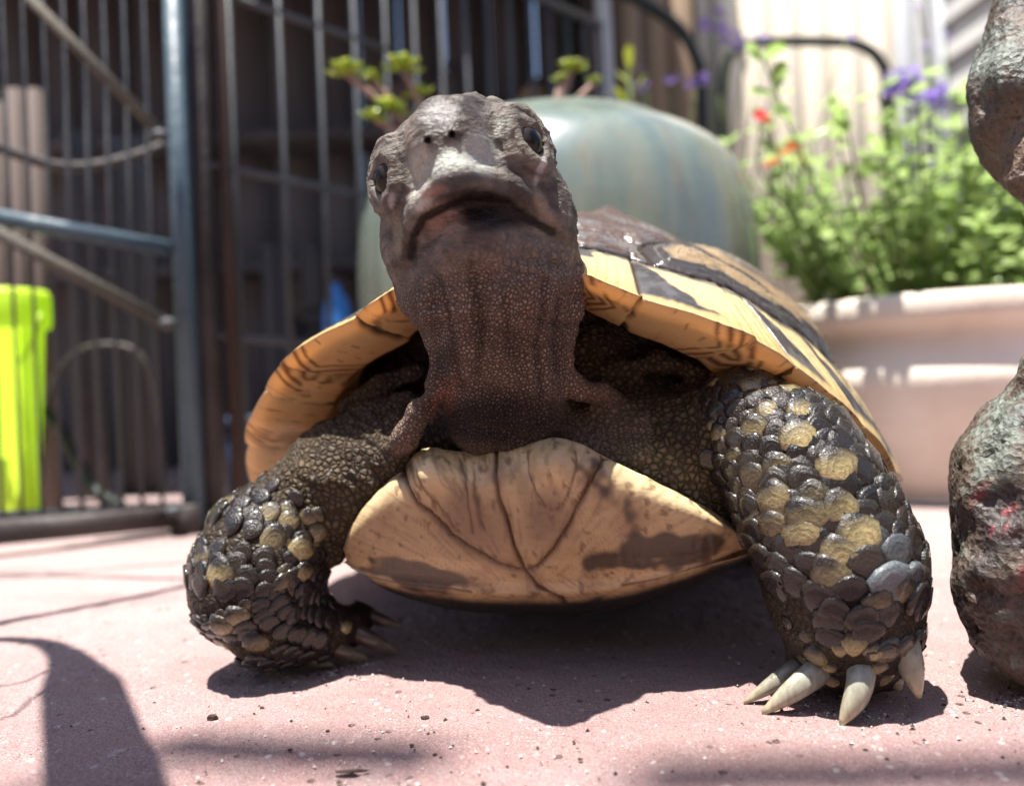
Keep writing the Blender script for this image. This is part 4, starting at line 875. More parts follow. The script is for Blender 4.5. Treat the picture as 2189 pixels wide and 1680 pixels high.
# ------------------------------------------------------------------ the shell
t = NT('shell_horn'); w = t.obj; A = t.attr('col'); tr = t.attr('thin', 'Fac'); ru = t.attr('gloss', 'Fac')
fi = t.noise(t.mapv(w, (260, 900, 900)), 1, 4, .65); sm_ = t.noise(w, 120, 4, .6)
colr = t.mix(t.ramp(fi, [(.3, .35), (.5, 0)]), A, t.mix(1.0, A, (.62, .50, .42), 'MULTIPLY')); colr = t.mix(t.ramp(sm_, [(.5, 0), (.75, .25)]), colr, t.mix(1.0, A, (1.12, 1.1, 1.0), 'MULTIPLY'))
nb = t.bump(t.math('ADD', t.math('MULTIPLY', fi, .6), sm_), .00022, .7)
M_shell = t.done(colr, t.math('SUBTRACT', .52, t.math('MULTIPLY', ru, .25)), nb, .45); t.translucent(t.mix(1.0, A, (1.0, .72, .38), 'MULTIPLY'), tr)

FR = np.array([0, 12, 15, 18, 28, 33, 36, 40, 45, 48, 57, 70, 90, 130, 160, 180.])
FZ = np.array([9.3, 8.78, 8.55, 8.3, 7.55, 7.15, 6.8, 6.2, 5.7, 5.4, 4.3, 3.75, 3.5, 3.4, 3.6, 4.2])
SEAMS = np.array([0, 17.5, 35.5, 47.5, 60, 76, 94, 112, 132, 152, 180.])      # marginal seams, degrees from the front
def rim(al):
    """outer lip of the carapace; al in degrees from the front, + to the tortoise's left (right in view)"""
    th = np.radians(al - 90); c_, s_ = np.cos(th), np.sin(th); k = (np.abs(c_ / HW) ** NEXP + np.abs(s_ / HL) ** NEXP) ** (-1 / NEXP)
    z = np.interp(np.abs(al), FR, FZ)
    return k * c_, k * s_, z
def seamline(al): return np.abs(al)
al = np.concatenate([np.arange(-180, -66, 1.5), np.arange(-66, 66, .22), np.arange(66, 180.1, 1.5)])
aa = np.abs(al); x0, y0, z0 = rim(al)
# each marginal laps a little over the next: a small step outwards at every seam
ki = np.clip(np.searchsorted(SEAMS, aa, 'right') - 1, 0, 9); u_m = (aa - SEAMS[ki]) / (SEAMS[ki + 1] - SEAMS[ki])
flare = .16 * np.sin(np.clip(u_m, 0, 1) * math.pi) ** .5 + .10 * u_m
z0 = z0 + .022 * vnoise(np.stack([al * .35, 0 * al, 0 * al], -1), 1.0, 90, 3); z0 = z0 + .05 * np.sin(u_m * math.pi) - .10 * u_m * (aa > 30)
x1, y1 = x0 * (1 + flare / 9.5), y0 * (1 + flare / 9.5)
tg = np.stack([np.gradient(x1), np.gradient(y1), np.gradient(z0)], -1); tg /= np.linalg.norm(tg, axis=1)[:, None]
rad = np.stack([x0, y0, 0 * x0], -1); rad /= np.linalg.norm(rad, axis=1)[:, None]
th_n = np.stack([np.sign(x0) * np.abs(x0 / HW) ** (NEXP - 1) / HW, np.sign(y0) * np.abs(y0 / HL) ** (NEXP - 1) / HL, 0 * x0], -1); th_n /= np.linalg.norm(th_n, axis=1)[:, None]
upv = np.cross(tg, th_n); upv /= np.linalg.norm(upv, axis=1)[:, None]; upv *= np.sign(upv[:, 2])[:, None]
E_ = np.stack([x1, y1, z0], -1)
NT_ = 130; ts = np.linspace(0, .995, NT_) ** 1.1
APEX = 12.0
def dome(t_):
    s = t_[None]; w = np.where(al > 0, np.clip((al - 10) / 60, 0, 1) * np.clip((175 - al) / 60, 0, 1), np.clip((-al - 65) / 50, 0, 1) * np.clip((175 + al) / 60, 0, 1))
    h = s + (.1 + .25 * w)[:, None] * 4 * s * (1 - s) ** 1.6
    x = x1[:, None] * (1 - s) + 1.5 * s; y = y1[:, None] * (1 - s) - 1.0 * s; z = z0[:, None] + (APEX - z0[:, None]) * h
    return np.stack([x, y, z], -1)
D = dome(ts); AL = np.broadcast_to(al[:, None], D.shape[:2]); AA = np.abs(AL); TT = np.broadcast_to(ts[None], D.shape[:2]); UM = np.broadcast_to(u_m[:, None], D.shape[:2]); KI = np.broadcast_to(ki[:, None], D.shape[:2])
TM = .185 + .03 * np.cos(np.radians(AA)) + .012 * np.cos((UM - 0.0) * 2 * math.pi)
arc = 10.5
mg = TT < TM
xl, yl = D[..., 0] - 1.5 * TT, D[..., 1] + TT
# seams of vertebral and costal scutes
VSEAM = np.array([-6.0, -1.8, 2.4, 6.2]); CSEAM = np.array([-4.2, .2, 4.4]); VW = 2.75 + .35 * np.cos(yl * 1.5)
vert = (np.abs(xl) < VW) & ~mg; vid = np.searchsorted(VSEAM, yl); cid = np.searchsorted(CSEAM, yl - .25 * np.abs(xl) + 1.2)
d_m = np.minimum(np.abs(AA - SEAMS[KI]), np.abs(AA - SEAMS[KI + 1])) * math.pi / 180 * 10.2
d_m = np.where(KI == 0, np.where(AA < 9, 9, d_m), d_m)
d_t = np.abs(TT - TM) * arc * .9
d_vw = np.abs(np.abs(xl) - VW); d_vs = np.min(np.abs(yl[..., None] - VSEAM), -1); d_cs = np.min(np.abs((yl - .25 * np.abs(xl) + 1.2)[..., None] - CSEAM), -1)
d_seam = np.where(mg, np.minimum(d_m, d_t), np.minimum(np.minimum(d_t, d_vw), np.where(vert, d_vs, d_cs)))
wob = vnoise(D, 2.2, 31, 2); wob_f = vnoise(D, 9, 32, 2)
hump = np.where(mg, .06, .34) * (1 - np.exp(-d_seam / np.where(mg, .35, .75)))
ridges = np.where(mg, .010, .030) * np.sin((d_seam + .08 * wob) * 2 * math.pi / np.where(mg, .21, .24)) * sstep(.1, .3, d_seam) * (1 - sstep(1.5, 2.4, d_seam))
groove = -.07 * np.exp(-(d_seam / .055) ** 2)
ctr = np.array([0, 1.0, 4.0]); nrm_ = D - ctr; nrm_ /= np.linalg.norm(nrm_, axis=-1)[..., None]
edge0 = sstep(0, .03, TT)[..., None]
D = D + nrm_ * (hump + ridges + groove + .012 * wob_f)[..., None] * edge0
# colours
YEL = np.array([.74, .55, .25]); PAL = np.array([.74, .62, .36]); BLK = np.array([.042, .036, .034]); BRN = np.array([.16, .085, .05]); GRY = np.array([.12, .115, .115])
def mixc(c_, m, col): return c_ * (1 - m[..., None]) + col * m[..., None]
tn = TT / TM
cm_ = np.broadcast_to(YEL, D.shape).copy(); cm_ = mixc(cm_, sstep(.1, .4, tn) * .6, PAL)
wedge = UM + .50 * tn + .06 * wob
dk = (1 - sstep(.50, .56, wedge)) * sstep(.06, .16, tn + .02 * wob); dk = np.where(KI == 0, (1 - sstep(.62, .68, UM + .1 * wob)) * sstep(.55, .62, tn), dk)
dk = np.maximum(dk, sstep(.80, .88, tn + .05 * wob) * .9)
cm_ = mixc(cm_, dk, BLK); cm_ = mixc(cm_, dk * sstep(-.1, .5, vnoise(D, 1.6, 40, 3)) * .5, GRY)
rings = sstep(.5, .95, np.sin((d_seam + .05 * wob) * 2 * math.pi / .2)); cm_ = mixc(cm_, rings * .22 * (1 - dk), BRN)
cc2 = np.broadcast_to(np.array([.24, .17, .095]), D.shape).copy(); cc2 = mixc(cc2, 1 - sstep(.55, .72, d_seam + .12 * wob), BLK); cc2 = mixc(cc2, sstep(1.25, 1.5, d_seam + .15 * wob) * .85, BLK * 1.6); cc2 = mixc(cc2, rings * .35, BLK * 1.2)
cv = np.broadcast_to(np.array([.085, .055, .042]), D.shape).copy(); cv = mixc(cv, sstep(-.4, .5, wob) * .7, GRY); cv = mixc(cv, rings * .6, BLK); cv = mixc(cv, 1 - sstep(.1, .25, d_seam), BLK)
CD = np.where(mg[..., None], cm_, np.where(vert[..., None], cv, cc2)); seam_c = np.exp(-(d_seam / .05) ** 2); CD = mixc(CD, seam_c * .9, np.array([.035, .02, .013]))
# underside band: lip, rounded under, inwards
NB = 26; bs = np.linspace(0, 1, NB)
inn, drop = 1.75, .55
band = []
for b in bs:
    k = b; rnd_ = math.sin(min(b / .22, 1) * math.pi / 2)
    off = -th_n * (inn * k - .04 * rnd_) - upv * (drop * (.30 * rnd_ + .70 * k))
    band.append(E_ + off)
Bd = np.stack(band, 1)
lip2 = Bd[:, -1] - th_n * .35 + upv * .25; lip3 = Bd[:, -1] - th_n * .9 + upv * .6
Bd = np.concatenate([Bd, lip2[:, None], lip3[:, None]], 1)
bb = np.concatenate([bs, [1.1, 1.3]]); BB = np.broadcast_to(bb[None], Bd.shape[:2]); UB = np.broadcast_to(u_m[:, None], BB.shape); KB = np.broadcast_to(ki[:, None], BB.shape); AB = np.broadcast_to(aa[:, None], BB.shape)
jit = .12 * vnoise(np.stack([BB * 3.5, 0 * AB + KB * 3.3, 0 * BB + np.sign(al)[:, None] * 5], -1), 1, 50, 2)
d_mb = np.minimum(np.abs(AB - SEAMS[KB] + jit * 5 * (AB > 3)), np.abs(AB - SEAMS[KB + 1] + jit * 5)) * math.pi / 180 * 10.0; d_mb = np.where((KB == 0) & (AB < 9), 9, d_mb)
Bd = Bd + (upv[:, None] * .8 + th_n[:, None] * -.2) * (.10 * np.exp(-(d_mb / .055) ** 2))[..., None]
CB = np.broadcast_to(np.array([.82, .65, .33]), Bd.shape).copy()
CB = mixc(CB, sstep(.55, .95, BB + .1 * vnoise(Bd, 2, 52, 2)) * .4, np.array([.52, .29, .09])); CB = mixc(CB, sstep(.2, .7, vnoise(Bd, 1.2, 53, 3)) * .35, np.array([.74, .58, .30])); CB = mixc(CB, 1 - sstep(0, .12, BB), np.array([.72, .58, .32]))
nm = vnoise(Bd, 3.0, 54, 2)
ch = UB + .30 * np.abs(BB - .42)
lines = np.zeros(BB.shape)
for q, wd_ in ((.58, .014), (.66, .02), (.735, .018), (.81, .024), (.88, .015)): lines = np.maximum(lines, np.exp(-((ch - q + .008 * nm) / wd_) ** 2) * sstep(-.6, -.1, vnoise(Bd, 2.6, 55 + int(q * 100), 2)))
for q in (.22, .33, .45): lines = np.maximum(lines, np.exp(-((UB - q + .02 * nm) / .007) ** 2) * sstep(.1, .4, vnoise(Bd, 3.4, 75 + int(q * 100), 2)) * .8)
lines = np.maximum(lines, sstep(.72, 1.0, UB + .10 * nm) * sstep(.35, .7, vnoise(np.stack([AB * .9, BB * 3, 0 * BB], -1), 1.2, 58, 3)) * .6)
CB = mixc(CB, lines * .92, np.array([.10, .035, .012])); CB = mixc(CB, np.exp(-(d_mb / .06) ** 2) * .97, np.array([.045, .02, .010]))
allV = np.concatenate([Bd[:, ::-1], D[:, 1:]], 1); allC = np.concatenate([CB[:, ::-1], CD[:, 1:]], 1)
thin = np.concatenate([np.where(BB <= 1, .5, .1)[:, ::-1], np.where(mg, .40 * (1 - .7 * dk), .02)[:, 1:]], 1)
gloss = np.concatenate([np.full(BB.shape, .8), np.where(mg, .7, 1.0)[:, 1:]], 1)
nA, nR_ = allV.shape[:2]; nbb = BB.shape[1]
W3 = t2w(allV[..., 0], allV[..., 1], allV[..., 2])
ii = np.arange(nA * nR_).reshape(nA, nR_)
quads = np.stack([ii[:-1, :-1], ii[1:, :-1], ii[1:, 1:], ii[:-1, 1:]], -1)
amid = (al[:-1] + al[1:]) / 2
# which scute every face belongs to
rowM = np.zeros((nA - 1, nR_ - 1), object)
side = np.where(amid < 0, 0, 1)
mgF = mg[:-1, :-1]; vF = vert[:-1, :-1]; vidF = vid[:-1, :-1]; cidF = cid[:-1, :-1]
key = np.zeros((nA - 1, nR_ - 1), int)
kmF = np.clip(np.searchsorted(SEAMS, np.abs(amid), 'right') - 1, 0, 9)
key[:] = (100 + side * 20 + kmF)[:, None]
dk_key = np.where(mgF, (100 + side * 20 + kmF)[:, None], np.where(vF, 200 + vidF, 300 + side[:, None] * 20 + cidF))
key[:, nbb - 1:] = dk_key
def submesh(name, V, C, quads_, parent, mat, **at):
    q = quads_.reshape(-1, 4); u, inv = np.unique(q, return_inverse=True)
    return mk(name, V.reshape(-1, 3)[u], inv.reshape(-1, 4), mat, parent, True, C.reshape(-1, 3)[u], **{k: v.reshape(-1)[u] for k, v in at.items()})
# the bony vault under the scutes carries them
cara_v = t2w(*(np.moveaxis(D[::3, ::3] - nrm_[::3, ::3] * .35, -1, 0))); na, nb_ = cara_v.shape[:2]; jj = np.arange(na * nb_).reshape(na, nb_)
carapace = mk('carapace', cara_v.reshape(-1, 3), np.stack([jj[:-1, :-1], jj[1:, :-1], jj[1:, 1:], jj[:-1, 1:]], -1).reshape(-1, 4), M_shell, tort, True, np.tile([.30, .2, .09], (na * nb_, 1)), thin=np.full(na * nb_, .35), gloss=np.zeros(na * nb_))
for k_ in np.unique(key):
    nm_ = 'marginal_scute' if k_ < 200 else 'vertebral_scute' if k_ < 300 else 'costal_scute'
    submesh(nm_, W3, allC, quads[key == k_], carapace, M_shell, thin=thin, gloss=gloss)

# ------------------------------------------------------------------ the plastron, curling up in front
LIP = [(735, 1172, 19.3), (757, 1112, 18.9), (800, 1058, 18.5), (860, 1005, 18.05), (893, 973, 17.85), (935, 967, 17.65), (985, 972, 17.5), (1062, 970, 17.3), (1130, 956, 17.1), (1190, 945, 17.0), (1240, 955, 16.95), (1290, 982, 16.95), (1390, 1030, 17.0), (1495, 1082, 17.2), (1590, 1142, 17.6)]
BOT = [(742, 1200, 19.5), (768, 1224, 19.5), (805, 1243, 19.35), (860, 1257, 19.2), (905, 1264, 19.1), (950, 1269, 19.0), (1010, 1275, 18.9), (1100, 1279, 18.75), (1170, 1280, 18.6), (1230, 1278, 18.5), (1290, 1272, 18.4), (1345, 1262, 18.3), (1410, 1246, 18.2), (1520, 1212, 18.1), (1625, 1178, 18.2)]
nP, nQ = 330, 150
lp = catmull([P(u, v, Y + (.38 if 860 <= u <= 1280 else .12)) for u, v, Y in LIP], nP); bt = catmull([P(u, v, Y - .05) for u, v, Y in BOT], nP)
back = np.array([TYB[0], TYB[1], 0])
inner = lp + back * 1.6 + np.array([0, 0, -.35]); inner0 = lp + back * .5 + np.array([0, 0, -.02])
edge_fade = np.sin(np.linspace(0, math.pi, nP)) ** .5
m1 = lerp(lp, bt, .20) + np.array([0, -.58, .06]) * edge_fade[:, None]; m2 = lerp(lp, bt, .55) + np.array([0, -.50, .0]) * edge_fade[:, None]; m3 = lerp(lp, bt, .85) + np.array([0, -.16, -.02]) * edge_fade[:, None]
u1_ = bt + back * 2.4; u1_[:, 2] = lerp(u1_[:, 2], .62, .8 * edge_fade); u2_ = bt + back * 9; u2_[:, 2] = lerp(u2_[:, 2], .5, .8 * edge_fade); u3_ = bt + back * 17 + np.array([0, 0, .5])
cols_ = np.stack([inner, inner0, lp + np.array([0, .03, 0]), m1, m2, m3, bt, u1_, u2_, u3_], 0)
cs_ = catmull(cols_, nQ)                     # (nQ, nP, 3)
qs = np.linspace(0, 9, nQ)
pu, pv = proj(cs_); vis = (qs > 1.6) & (qs < 6.6)
# seams as they run over the plate
S_mid = [(1063, 960), (1060, 1010), (1066, 1060), (1082, 1110), (1098, 1170), (1120, 1222), (1150, 1252), (1205, 1284)]
S_gl = [(860, 1000), (868, 1035), (890, 1075), (940, 1125), (1000, 1168), (1060, 1205), (1120, 1223)]
S_gr = [(1293, 975), (1268, 1015), (1246, 1062), (1218, 1120), (1185, 1175), (1150, 1212), (1120, 1223)]
S_pl = [(735, 1205), (770, 1228), (840, 1245), (920, 1256), (1010, 1266)]
S_pr = [(1640, 1160), (1560, 1190), (1480, 1215), (1400, 1240), (1330, 1254)]
nzp = vnoise(cs_, 1.5, 60, 3); nzf = vnoise(np.stack([pu / 14, pv / 60, 0 * pu], -1), 1, 61, 3)
dS = {k: poly_dist(pu + 5 * nzf * .5, pv, s) for k, s in (('m', S_mid), ('l', S_gl), ('r', S_gr), ('pl', S_pl), ('pr', S_pr))}
dmin = np.minimum(np.minimum(dS['m'], dS['l']), dS['r']); visf = np.broadcast_to(vis[:, None], pu.shape).astype(float)
dp = np.minimum(dS['pl'], dS['pr'])
gx_, gy_ = np.gradient(cs_, axis=0), np.gradient(cs_, axis=1); pn = np.cross(gy_, gx_); pn /= np.linalg.norm(pn, axis=-1)[..., None] + 1e-9
if pn[60, 160][1] > 0: pn = -pn
knob = .30 * blob(pu, pv, 925, 1010, 42, 52, -.4, .9) + .26 * blob(pu, pv, 1185, 990, 55, 50, .4, .9) - .14 * blob(pu, pv, 1010, 1010, 45, 70, 0, .9) - .12 * blob(pu, pv, 1110, 1010, 40, 60, 0, .9) - .10 * blob(pu, pv, 930, 1110, 50, 50, .6, .9)
lines_p = np.zeros(pu.shape)
for L_ in ([(905, 1010), (915, 1055), (945, 1100), (985, 1140)], [(985, 975), (990, 1030), (1000, 1090), (1015, 1140)], [(1130, 962), (1130, 1010), (1145, 1055), (1165, 1085)], [(1225, 965), (1232, 1005), (1215, 1050), (1195, 1090)], [(1010, 980), (1012, 1060), (1030, 1130)], [(1275, 985), (1255, 1030), (1235, 1070)]):
    lines_p = np.maximum(lines_p, np.exp(-(poly_dist(pu + 6 * nzf, pv, L_) / 3.0) ** 2))
cs_ = cs_ + pn * (visf * (knob - .085 * np.exp(-(dmin / 4.0) ** 2) - .04 * np.exp(-(dp / 4.0) ** 2) - .03 * lines_p + .014 * nzf))[..., None]
PC = np.broadcast_to(np.array([.47, .33, .18]), cs_.shape).copy()
up_ = 1 - sstep(955, 1075, pv - np.abs(pu - 1070) * .24)  # upper part is paler horn, with the sunlit lip also put into the colour
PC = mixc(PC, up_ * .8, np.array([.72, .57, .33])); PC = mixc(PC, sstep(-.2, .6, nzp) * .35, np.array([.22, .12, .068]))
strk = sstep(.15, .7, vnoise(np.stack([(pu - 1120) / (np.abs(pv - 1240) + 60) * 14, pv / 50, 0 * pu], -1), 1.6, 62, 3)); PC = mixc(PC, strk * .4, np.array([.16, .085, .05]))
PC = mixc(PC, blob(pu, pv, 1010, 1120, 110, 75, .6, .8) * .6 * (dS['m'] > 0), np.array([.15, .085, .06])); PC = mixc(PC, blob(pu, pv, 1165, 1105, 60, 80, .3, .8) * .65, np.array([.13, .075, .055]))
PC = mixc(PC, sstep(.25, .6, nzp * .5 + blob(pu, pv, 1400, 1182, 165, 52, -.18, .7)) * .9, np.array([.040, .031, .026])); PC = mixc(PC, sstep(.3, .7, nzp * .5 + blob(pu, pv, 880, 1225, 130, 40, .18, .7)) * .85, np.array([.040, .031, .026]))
gro = np.sin((np.minimum(dmin, 400) + 5 * nzp) / 5.2) * sstep(8, 30, dmin) * visf; PC = mixc(PC, sstep(.75, 1, gro) * sstep(0, .4, vnoise(cs_, 1.1, 66, 2) + .1) * .35, np.array([.15, .08, .045]))
PC = mixc(PC, lines_p * .75, np.array([.10, .04, .02])); PC = mixc(PC, np.exp(-(dmin / 4.2) ** 2) * .92 * visf, np.array([.055, .022, .012])); PC = mixc(PC, np.exp(-(dmin / 13) ** 2) * .35 * visf, np.array([.14, .065, .035])); PC = mixc(PC, np.exp(-(dp / 3.5) ** 2) * .85 * visf, np.array([.05, .022, .012]))
PC = mixc(PC, sstep(.55, .75, vnoise(cs_, 6.0, 64, 2)) * .6 * visf, np.array([.12, .06, .03]))
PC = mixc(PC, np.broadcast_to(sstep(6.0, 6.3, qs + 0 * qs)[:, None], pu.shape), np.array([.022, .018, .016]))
def side_of(px, py, line):
    """signed side of a polyline that runs downwards: + to the right of it"""
    ys_ = np.array([q[1] for q in line]); xs_ = np.array([q[0] for q in line]); o = np.argsort(ys_); return px - np.interp(py, ys_[o], xs_[o])
fc = lambda a_: (a_[:-1, :-1] + a_[1:, 1:]) / 2
fu, fv = fc(pu), fc(pv); fq = np.broadcast_to(((qs[:-1] + qs[1:]) / 2)[:, None], fu.shape)
rightm = side_of(fu, fv, S_mid) > 0
gul = (fv < 1223) & (side_of(fu, fv, S_gl) > 0) & (side_of(fu, fv, S_gr) < 0) | (fq < 2) & (fu > 862) & (fu < 1290)
low = (fq > 5.0) & (np.where(rightm, fv - np.interp(fu, [q[0] for q in S_pr[::-1]], [q[1] for q in S_pr[::-1]]), fv - np.interp(fu, [q[0] for q in S_pl], [q[1] for q in S_pl])) > 0) | (fq > 6.1)
pk = np.where(fq > 6.9, 4, np.where(low, 2, np.where(gul, 0, 1))) * 2 + np.where((fq > 6) , (fu > 1180), rightm)
jj = np.arange(nQ * nP).reshape(nQ, nP); pq = np.stack([jj[:-1, :-1], jj[:-1, 1:], jj[1:, 1:], jj[1:, :-1]], -1)
pth = np.where(qs < 4.5, .16, 0.0)[:, None] * np.ones(nP); pgl = np.full(pu.shape, .75)
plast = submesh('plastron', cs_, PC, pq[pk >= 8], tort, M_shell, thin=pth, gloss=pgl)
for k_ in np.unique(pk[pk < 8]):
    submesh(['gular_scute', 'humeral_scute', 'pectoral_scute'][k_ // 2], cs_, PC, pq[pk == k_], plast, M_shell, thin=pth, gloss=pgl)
# bridges joining the two halves of the shell behind the forelegs
for s in (-1, 1):
    v = []; aL = np.linspace(62, 150, 30) * s
    for a_ in aL:
        X_, Y_, Z_ = rim(np.array([a_])); p0 = np.array([X_[0] * .93, Y_[0] * .93, Z_[0] - .3]); p1 = np.array([X_[0] * .80, Y_[0] * .86, 2.1])
        for k in np.linspace(0, 1, 6): q = lerp(p0, p1, k) * np.array([1 + .03 * math.sin(k * 3.1), 1, 1]); v.append(t2w(q[0], q[1], q[2]))
    f = np.array([(i * 6 + k, i * 6 + k + 1, i * 6 + 7 + k, i * 6 + 6 + k) for i in range(29) for k in range(5)])
    mk('bridge', v, f, M_shell, tort, True, np.tile([.34, .23, .11], (len(v), 1)), thin=np.full(len(v), .0), gloss=np.full(len(v), .4))

# ------------------------------------------------------------------ weathered statue at the right edge
PRIM.clear()
def S(u, v, Y): return P(u + 25, v, Y)
chain([(S(2330, 1395, 17.0), .85), (S(2235, 1270, 16.8), 1.75), (S(2290, 1060, 16.8), 2.3), (S(2360, 880, 17.2), 1.7), (S(2420, 640, 17.8), 1.2), (S(2395, 385, 18.4), 1.75), (S(2275, 220, 18.6), 1.95), (S(2235, 90, 18.8), 1.35), (S(2240, -120, 19), 1.2)], k=.8)
chain([(S(2420, 1380, 17.6), 1.2), (S(2480, 1100, 18.0), 2.6), (S(2520, 700, 18.4), 2.0), (S(2480, 300, 19), 2.4)], k=1.0)
for (u, v, Y, r_) in [(2120, 1230, 16.3, .85), (2095, 1060, 16.5, .55), (2150, 930, 16.4, .5), (2200, 790, 16.6, .45), (2160, 1150, 15.9, .6), (2250, 1180, 15.6, .9), (2110, 260, 18.3, .55), (2090, 195, 18.4, .35), (2085, 150, 18.5, .28), (2150, 100, 18.3, .6), (2200, 340, 17.6, .8), (2160, 170, 17.6, .7), (2170, 1380, 16.6, .6), (2215, 1010, 15.6, .6)]:
    add('ell', S(u, v, Y), np.eye(3), np.array([r_, r_ * .8, r_ * 1.1]), k=.45)
for L_ in ([(2050, 1170, 16.2), (2130, 1185, 15.4), (2230, 1150, 15.0)], [(2110, 1090, 15.6), (2160, 1000, 15.4), (2210, 900, 15.6)], [(2075, 1265, 16), (2150, 1290, 15.3), (2230, 1290, 15.2)], [(2060, 215, 18), (2140, 235, 17), (2220, 215, 17)]): chain([(S(*q), .14) for q in L_], k=.3, op='s')
gx3 = np.arange(7.5, 19, .13); gy3 = np.arange(12.5, 22.5, .13); gz3 = np.arange(-.3, 18, .13)
RV, RF = surface_nets(grid_sdf(gx3, gy3, gz3), gx3, gy3, gz3); RN = sdf_normal(RV)
RV = RV + RN * (.11 * vnoise(RV, 1.1, 70, 2) + .03 * vnoise(RV, 5, 71, 3) - .10 * sstep(.45, .7, vnoise(RV, 3.4, 72, 2)))[:, None]; RV[:, 2] = np.maximum(RV[:, 2], .0)
ru_, rv_ = proj(RV); n1 = vnoise(RV, 1.1, 73, 3); n2 = vnoise(RV, 4.5, 74, 3)
rc = np.tile([.085, .060, .045], (len(RV), 1)); rc = over(rc, sstep(.1, .7, n1) * .7, (.13, .10, .075)); rc = over(rc, sstep(.1, .6, -n1) * .6, (.03, .03, .036))
pat = sstep(.05, .5, n2 * .6 + n1 * .3 + .9 * blob(ru_, rv_, 2140, 940, 60, 130, .25, .8) + .8 * blob(ru_, rv_, 2120, 130, 110, 90, .2, .8) - .1); rc = over(rc, pat * .65, (.16, .20, .17))
rc = over(rc, sstep(.25, .5, vnoise(RV, 6, 75, 2)) * np.maximum(blob(ru_, rv_, 2125, 1090, 75, 70, 0, .7), .6 * blob(ru_, rv_, 2170, 1240, 80, 60, 0, .7)), (.24, .04, .045)); rc = over(rc, blob(ru_, rv_, 2200, 330, 160, 140, 0, .8) * .7, (.16, .10, .062))
t = NT('weathered_bronze'); A = t.attr('col'); f_ = t.noise(t.obj, 900, 4, .65); pt_ = t.voro(t.obj, 700); 
colr = t.mix(t.ramp(f_, [(.35, .6), (.55, 0)]), A, (.02, .017, .015)); colr = t.mix(t.ramp(pt_, [(.1, .7), (.3, 0)]), colr, (.012, .01, .009))
M_rock = t.done(colr, t.ramp(f_, [(.3, .35), (.7, .7)]), t.bump(t.math('ADD', f_, pt_), .0006, .9), .5)
st_ = mk('statue', RV, RF, M_rock, None, True, rc, loc=(11.5, 16.8, 0)); tag(st_, 'weathered lumpy dark statue with turquoise patina and red flecks at the right edge', 'statue')

# ------------------------------------------------------------------ crumbs and grit lying on the paving
M_crumb = worn('dark_crumb', (.03, .02, .016), (.08, .05, .04), 900, .9, .0004); M_chip = worn('pale_chip', (.55, .47, .42), (.70, .63, .58), 900, .9, .0004)
def crumb(name, label, cat, u, v, size, mat, seed, group=None):
    c0 = G(u, v); r = random.Random(seed); n = 9; vs = []; fs = []
    for i, (rr, z) in enumerate(((.85, -.05), (1, .25), (.75, .6), (.3, .8))):
        for k in range(n): a = 2 * math.pi * k / n; q = rr * r.uniform(.7, 1.2); vs.append((c0[0] + size[0] * q * math.cos(a), c0[1] + size[1] * q * math.sin(a), max(0, z * size[2] * r.uniform(.8, 1.2)) - .03))
    for i in range(3):
        for k in range(n): fs.append((i * n + k, i * n + (k + 1) % n, i * n + n + (k + 1) % n, i * n + n + k))
    fs.append(tuple(range(3 * n, 4 * n))); tag(mk(name, vs, fs, mat, None, False, loc=(c0[0], c0[1], 0)), label, cat, group)
crumb('dirt_crumb', 'dark dirt crumb on the paving right of the broad post shadow', 'crumb', 454, 1535, (.12, .08, .14), M_crumb, 1)
crumb('dirt_crumb', 'small brown crumb in front of the tortoise near the middle', 'crumb', 908, 1532, (.10, .06, .07), M_crumb, 2)
crumb('bark_sliver', 'thin brown sliver lying near the lower edge of the paving', 'sliver', 755, 1645, (.32, .05, .05), M_crumb, 3)
SPECK = ['tiny dark speck left of the head shadow, between two others in a row', 'tiny dark speck inside the head shadow under the chin', 'tiny speck right beside the outermost claw of the near foot', 'tiny speck farthest right beyond the near foot, close to the statue',
         'tiny speck between the near foot and the statue, nearest the foot shadow', 'tiny speck near the bottom, right of the broad post shadow', 'tiny speck near the bottom below the gap between head shadow and near foot', 'tiny speck below the head shadow, rightmost of the pair there',
         'tiny speck in line with the dark dirt crumb, a hand to its right', 'tiny speck below the claws of the near foot', 'tiny speck on the edge of the broad post shadow', 'tiny speck lowest of all below the head shadow', 'tiny speck just right of the dark dirt crumb', 'tiny speck at the lower right in the soft beam shade']
for i, (u, v) in enumerate([(880, 1590), (1130, 1470), (1980, 1400), (2030, 1425), (2010, 1410), (620, 1600), (1500, 1585), (930, 1610), (700, 1560), (1660, 1580), (330, 1500), (1240, 1620), (560, 1510), (1850, 1600)]):
    crumb('dirt_speck', SPECK[i], 'speck', u, v, (.05, .04, .045), M_crumb, 10 + i, 'tiny dirt specks on the paving')
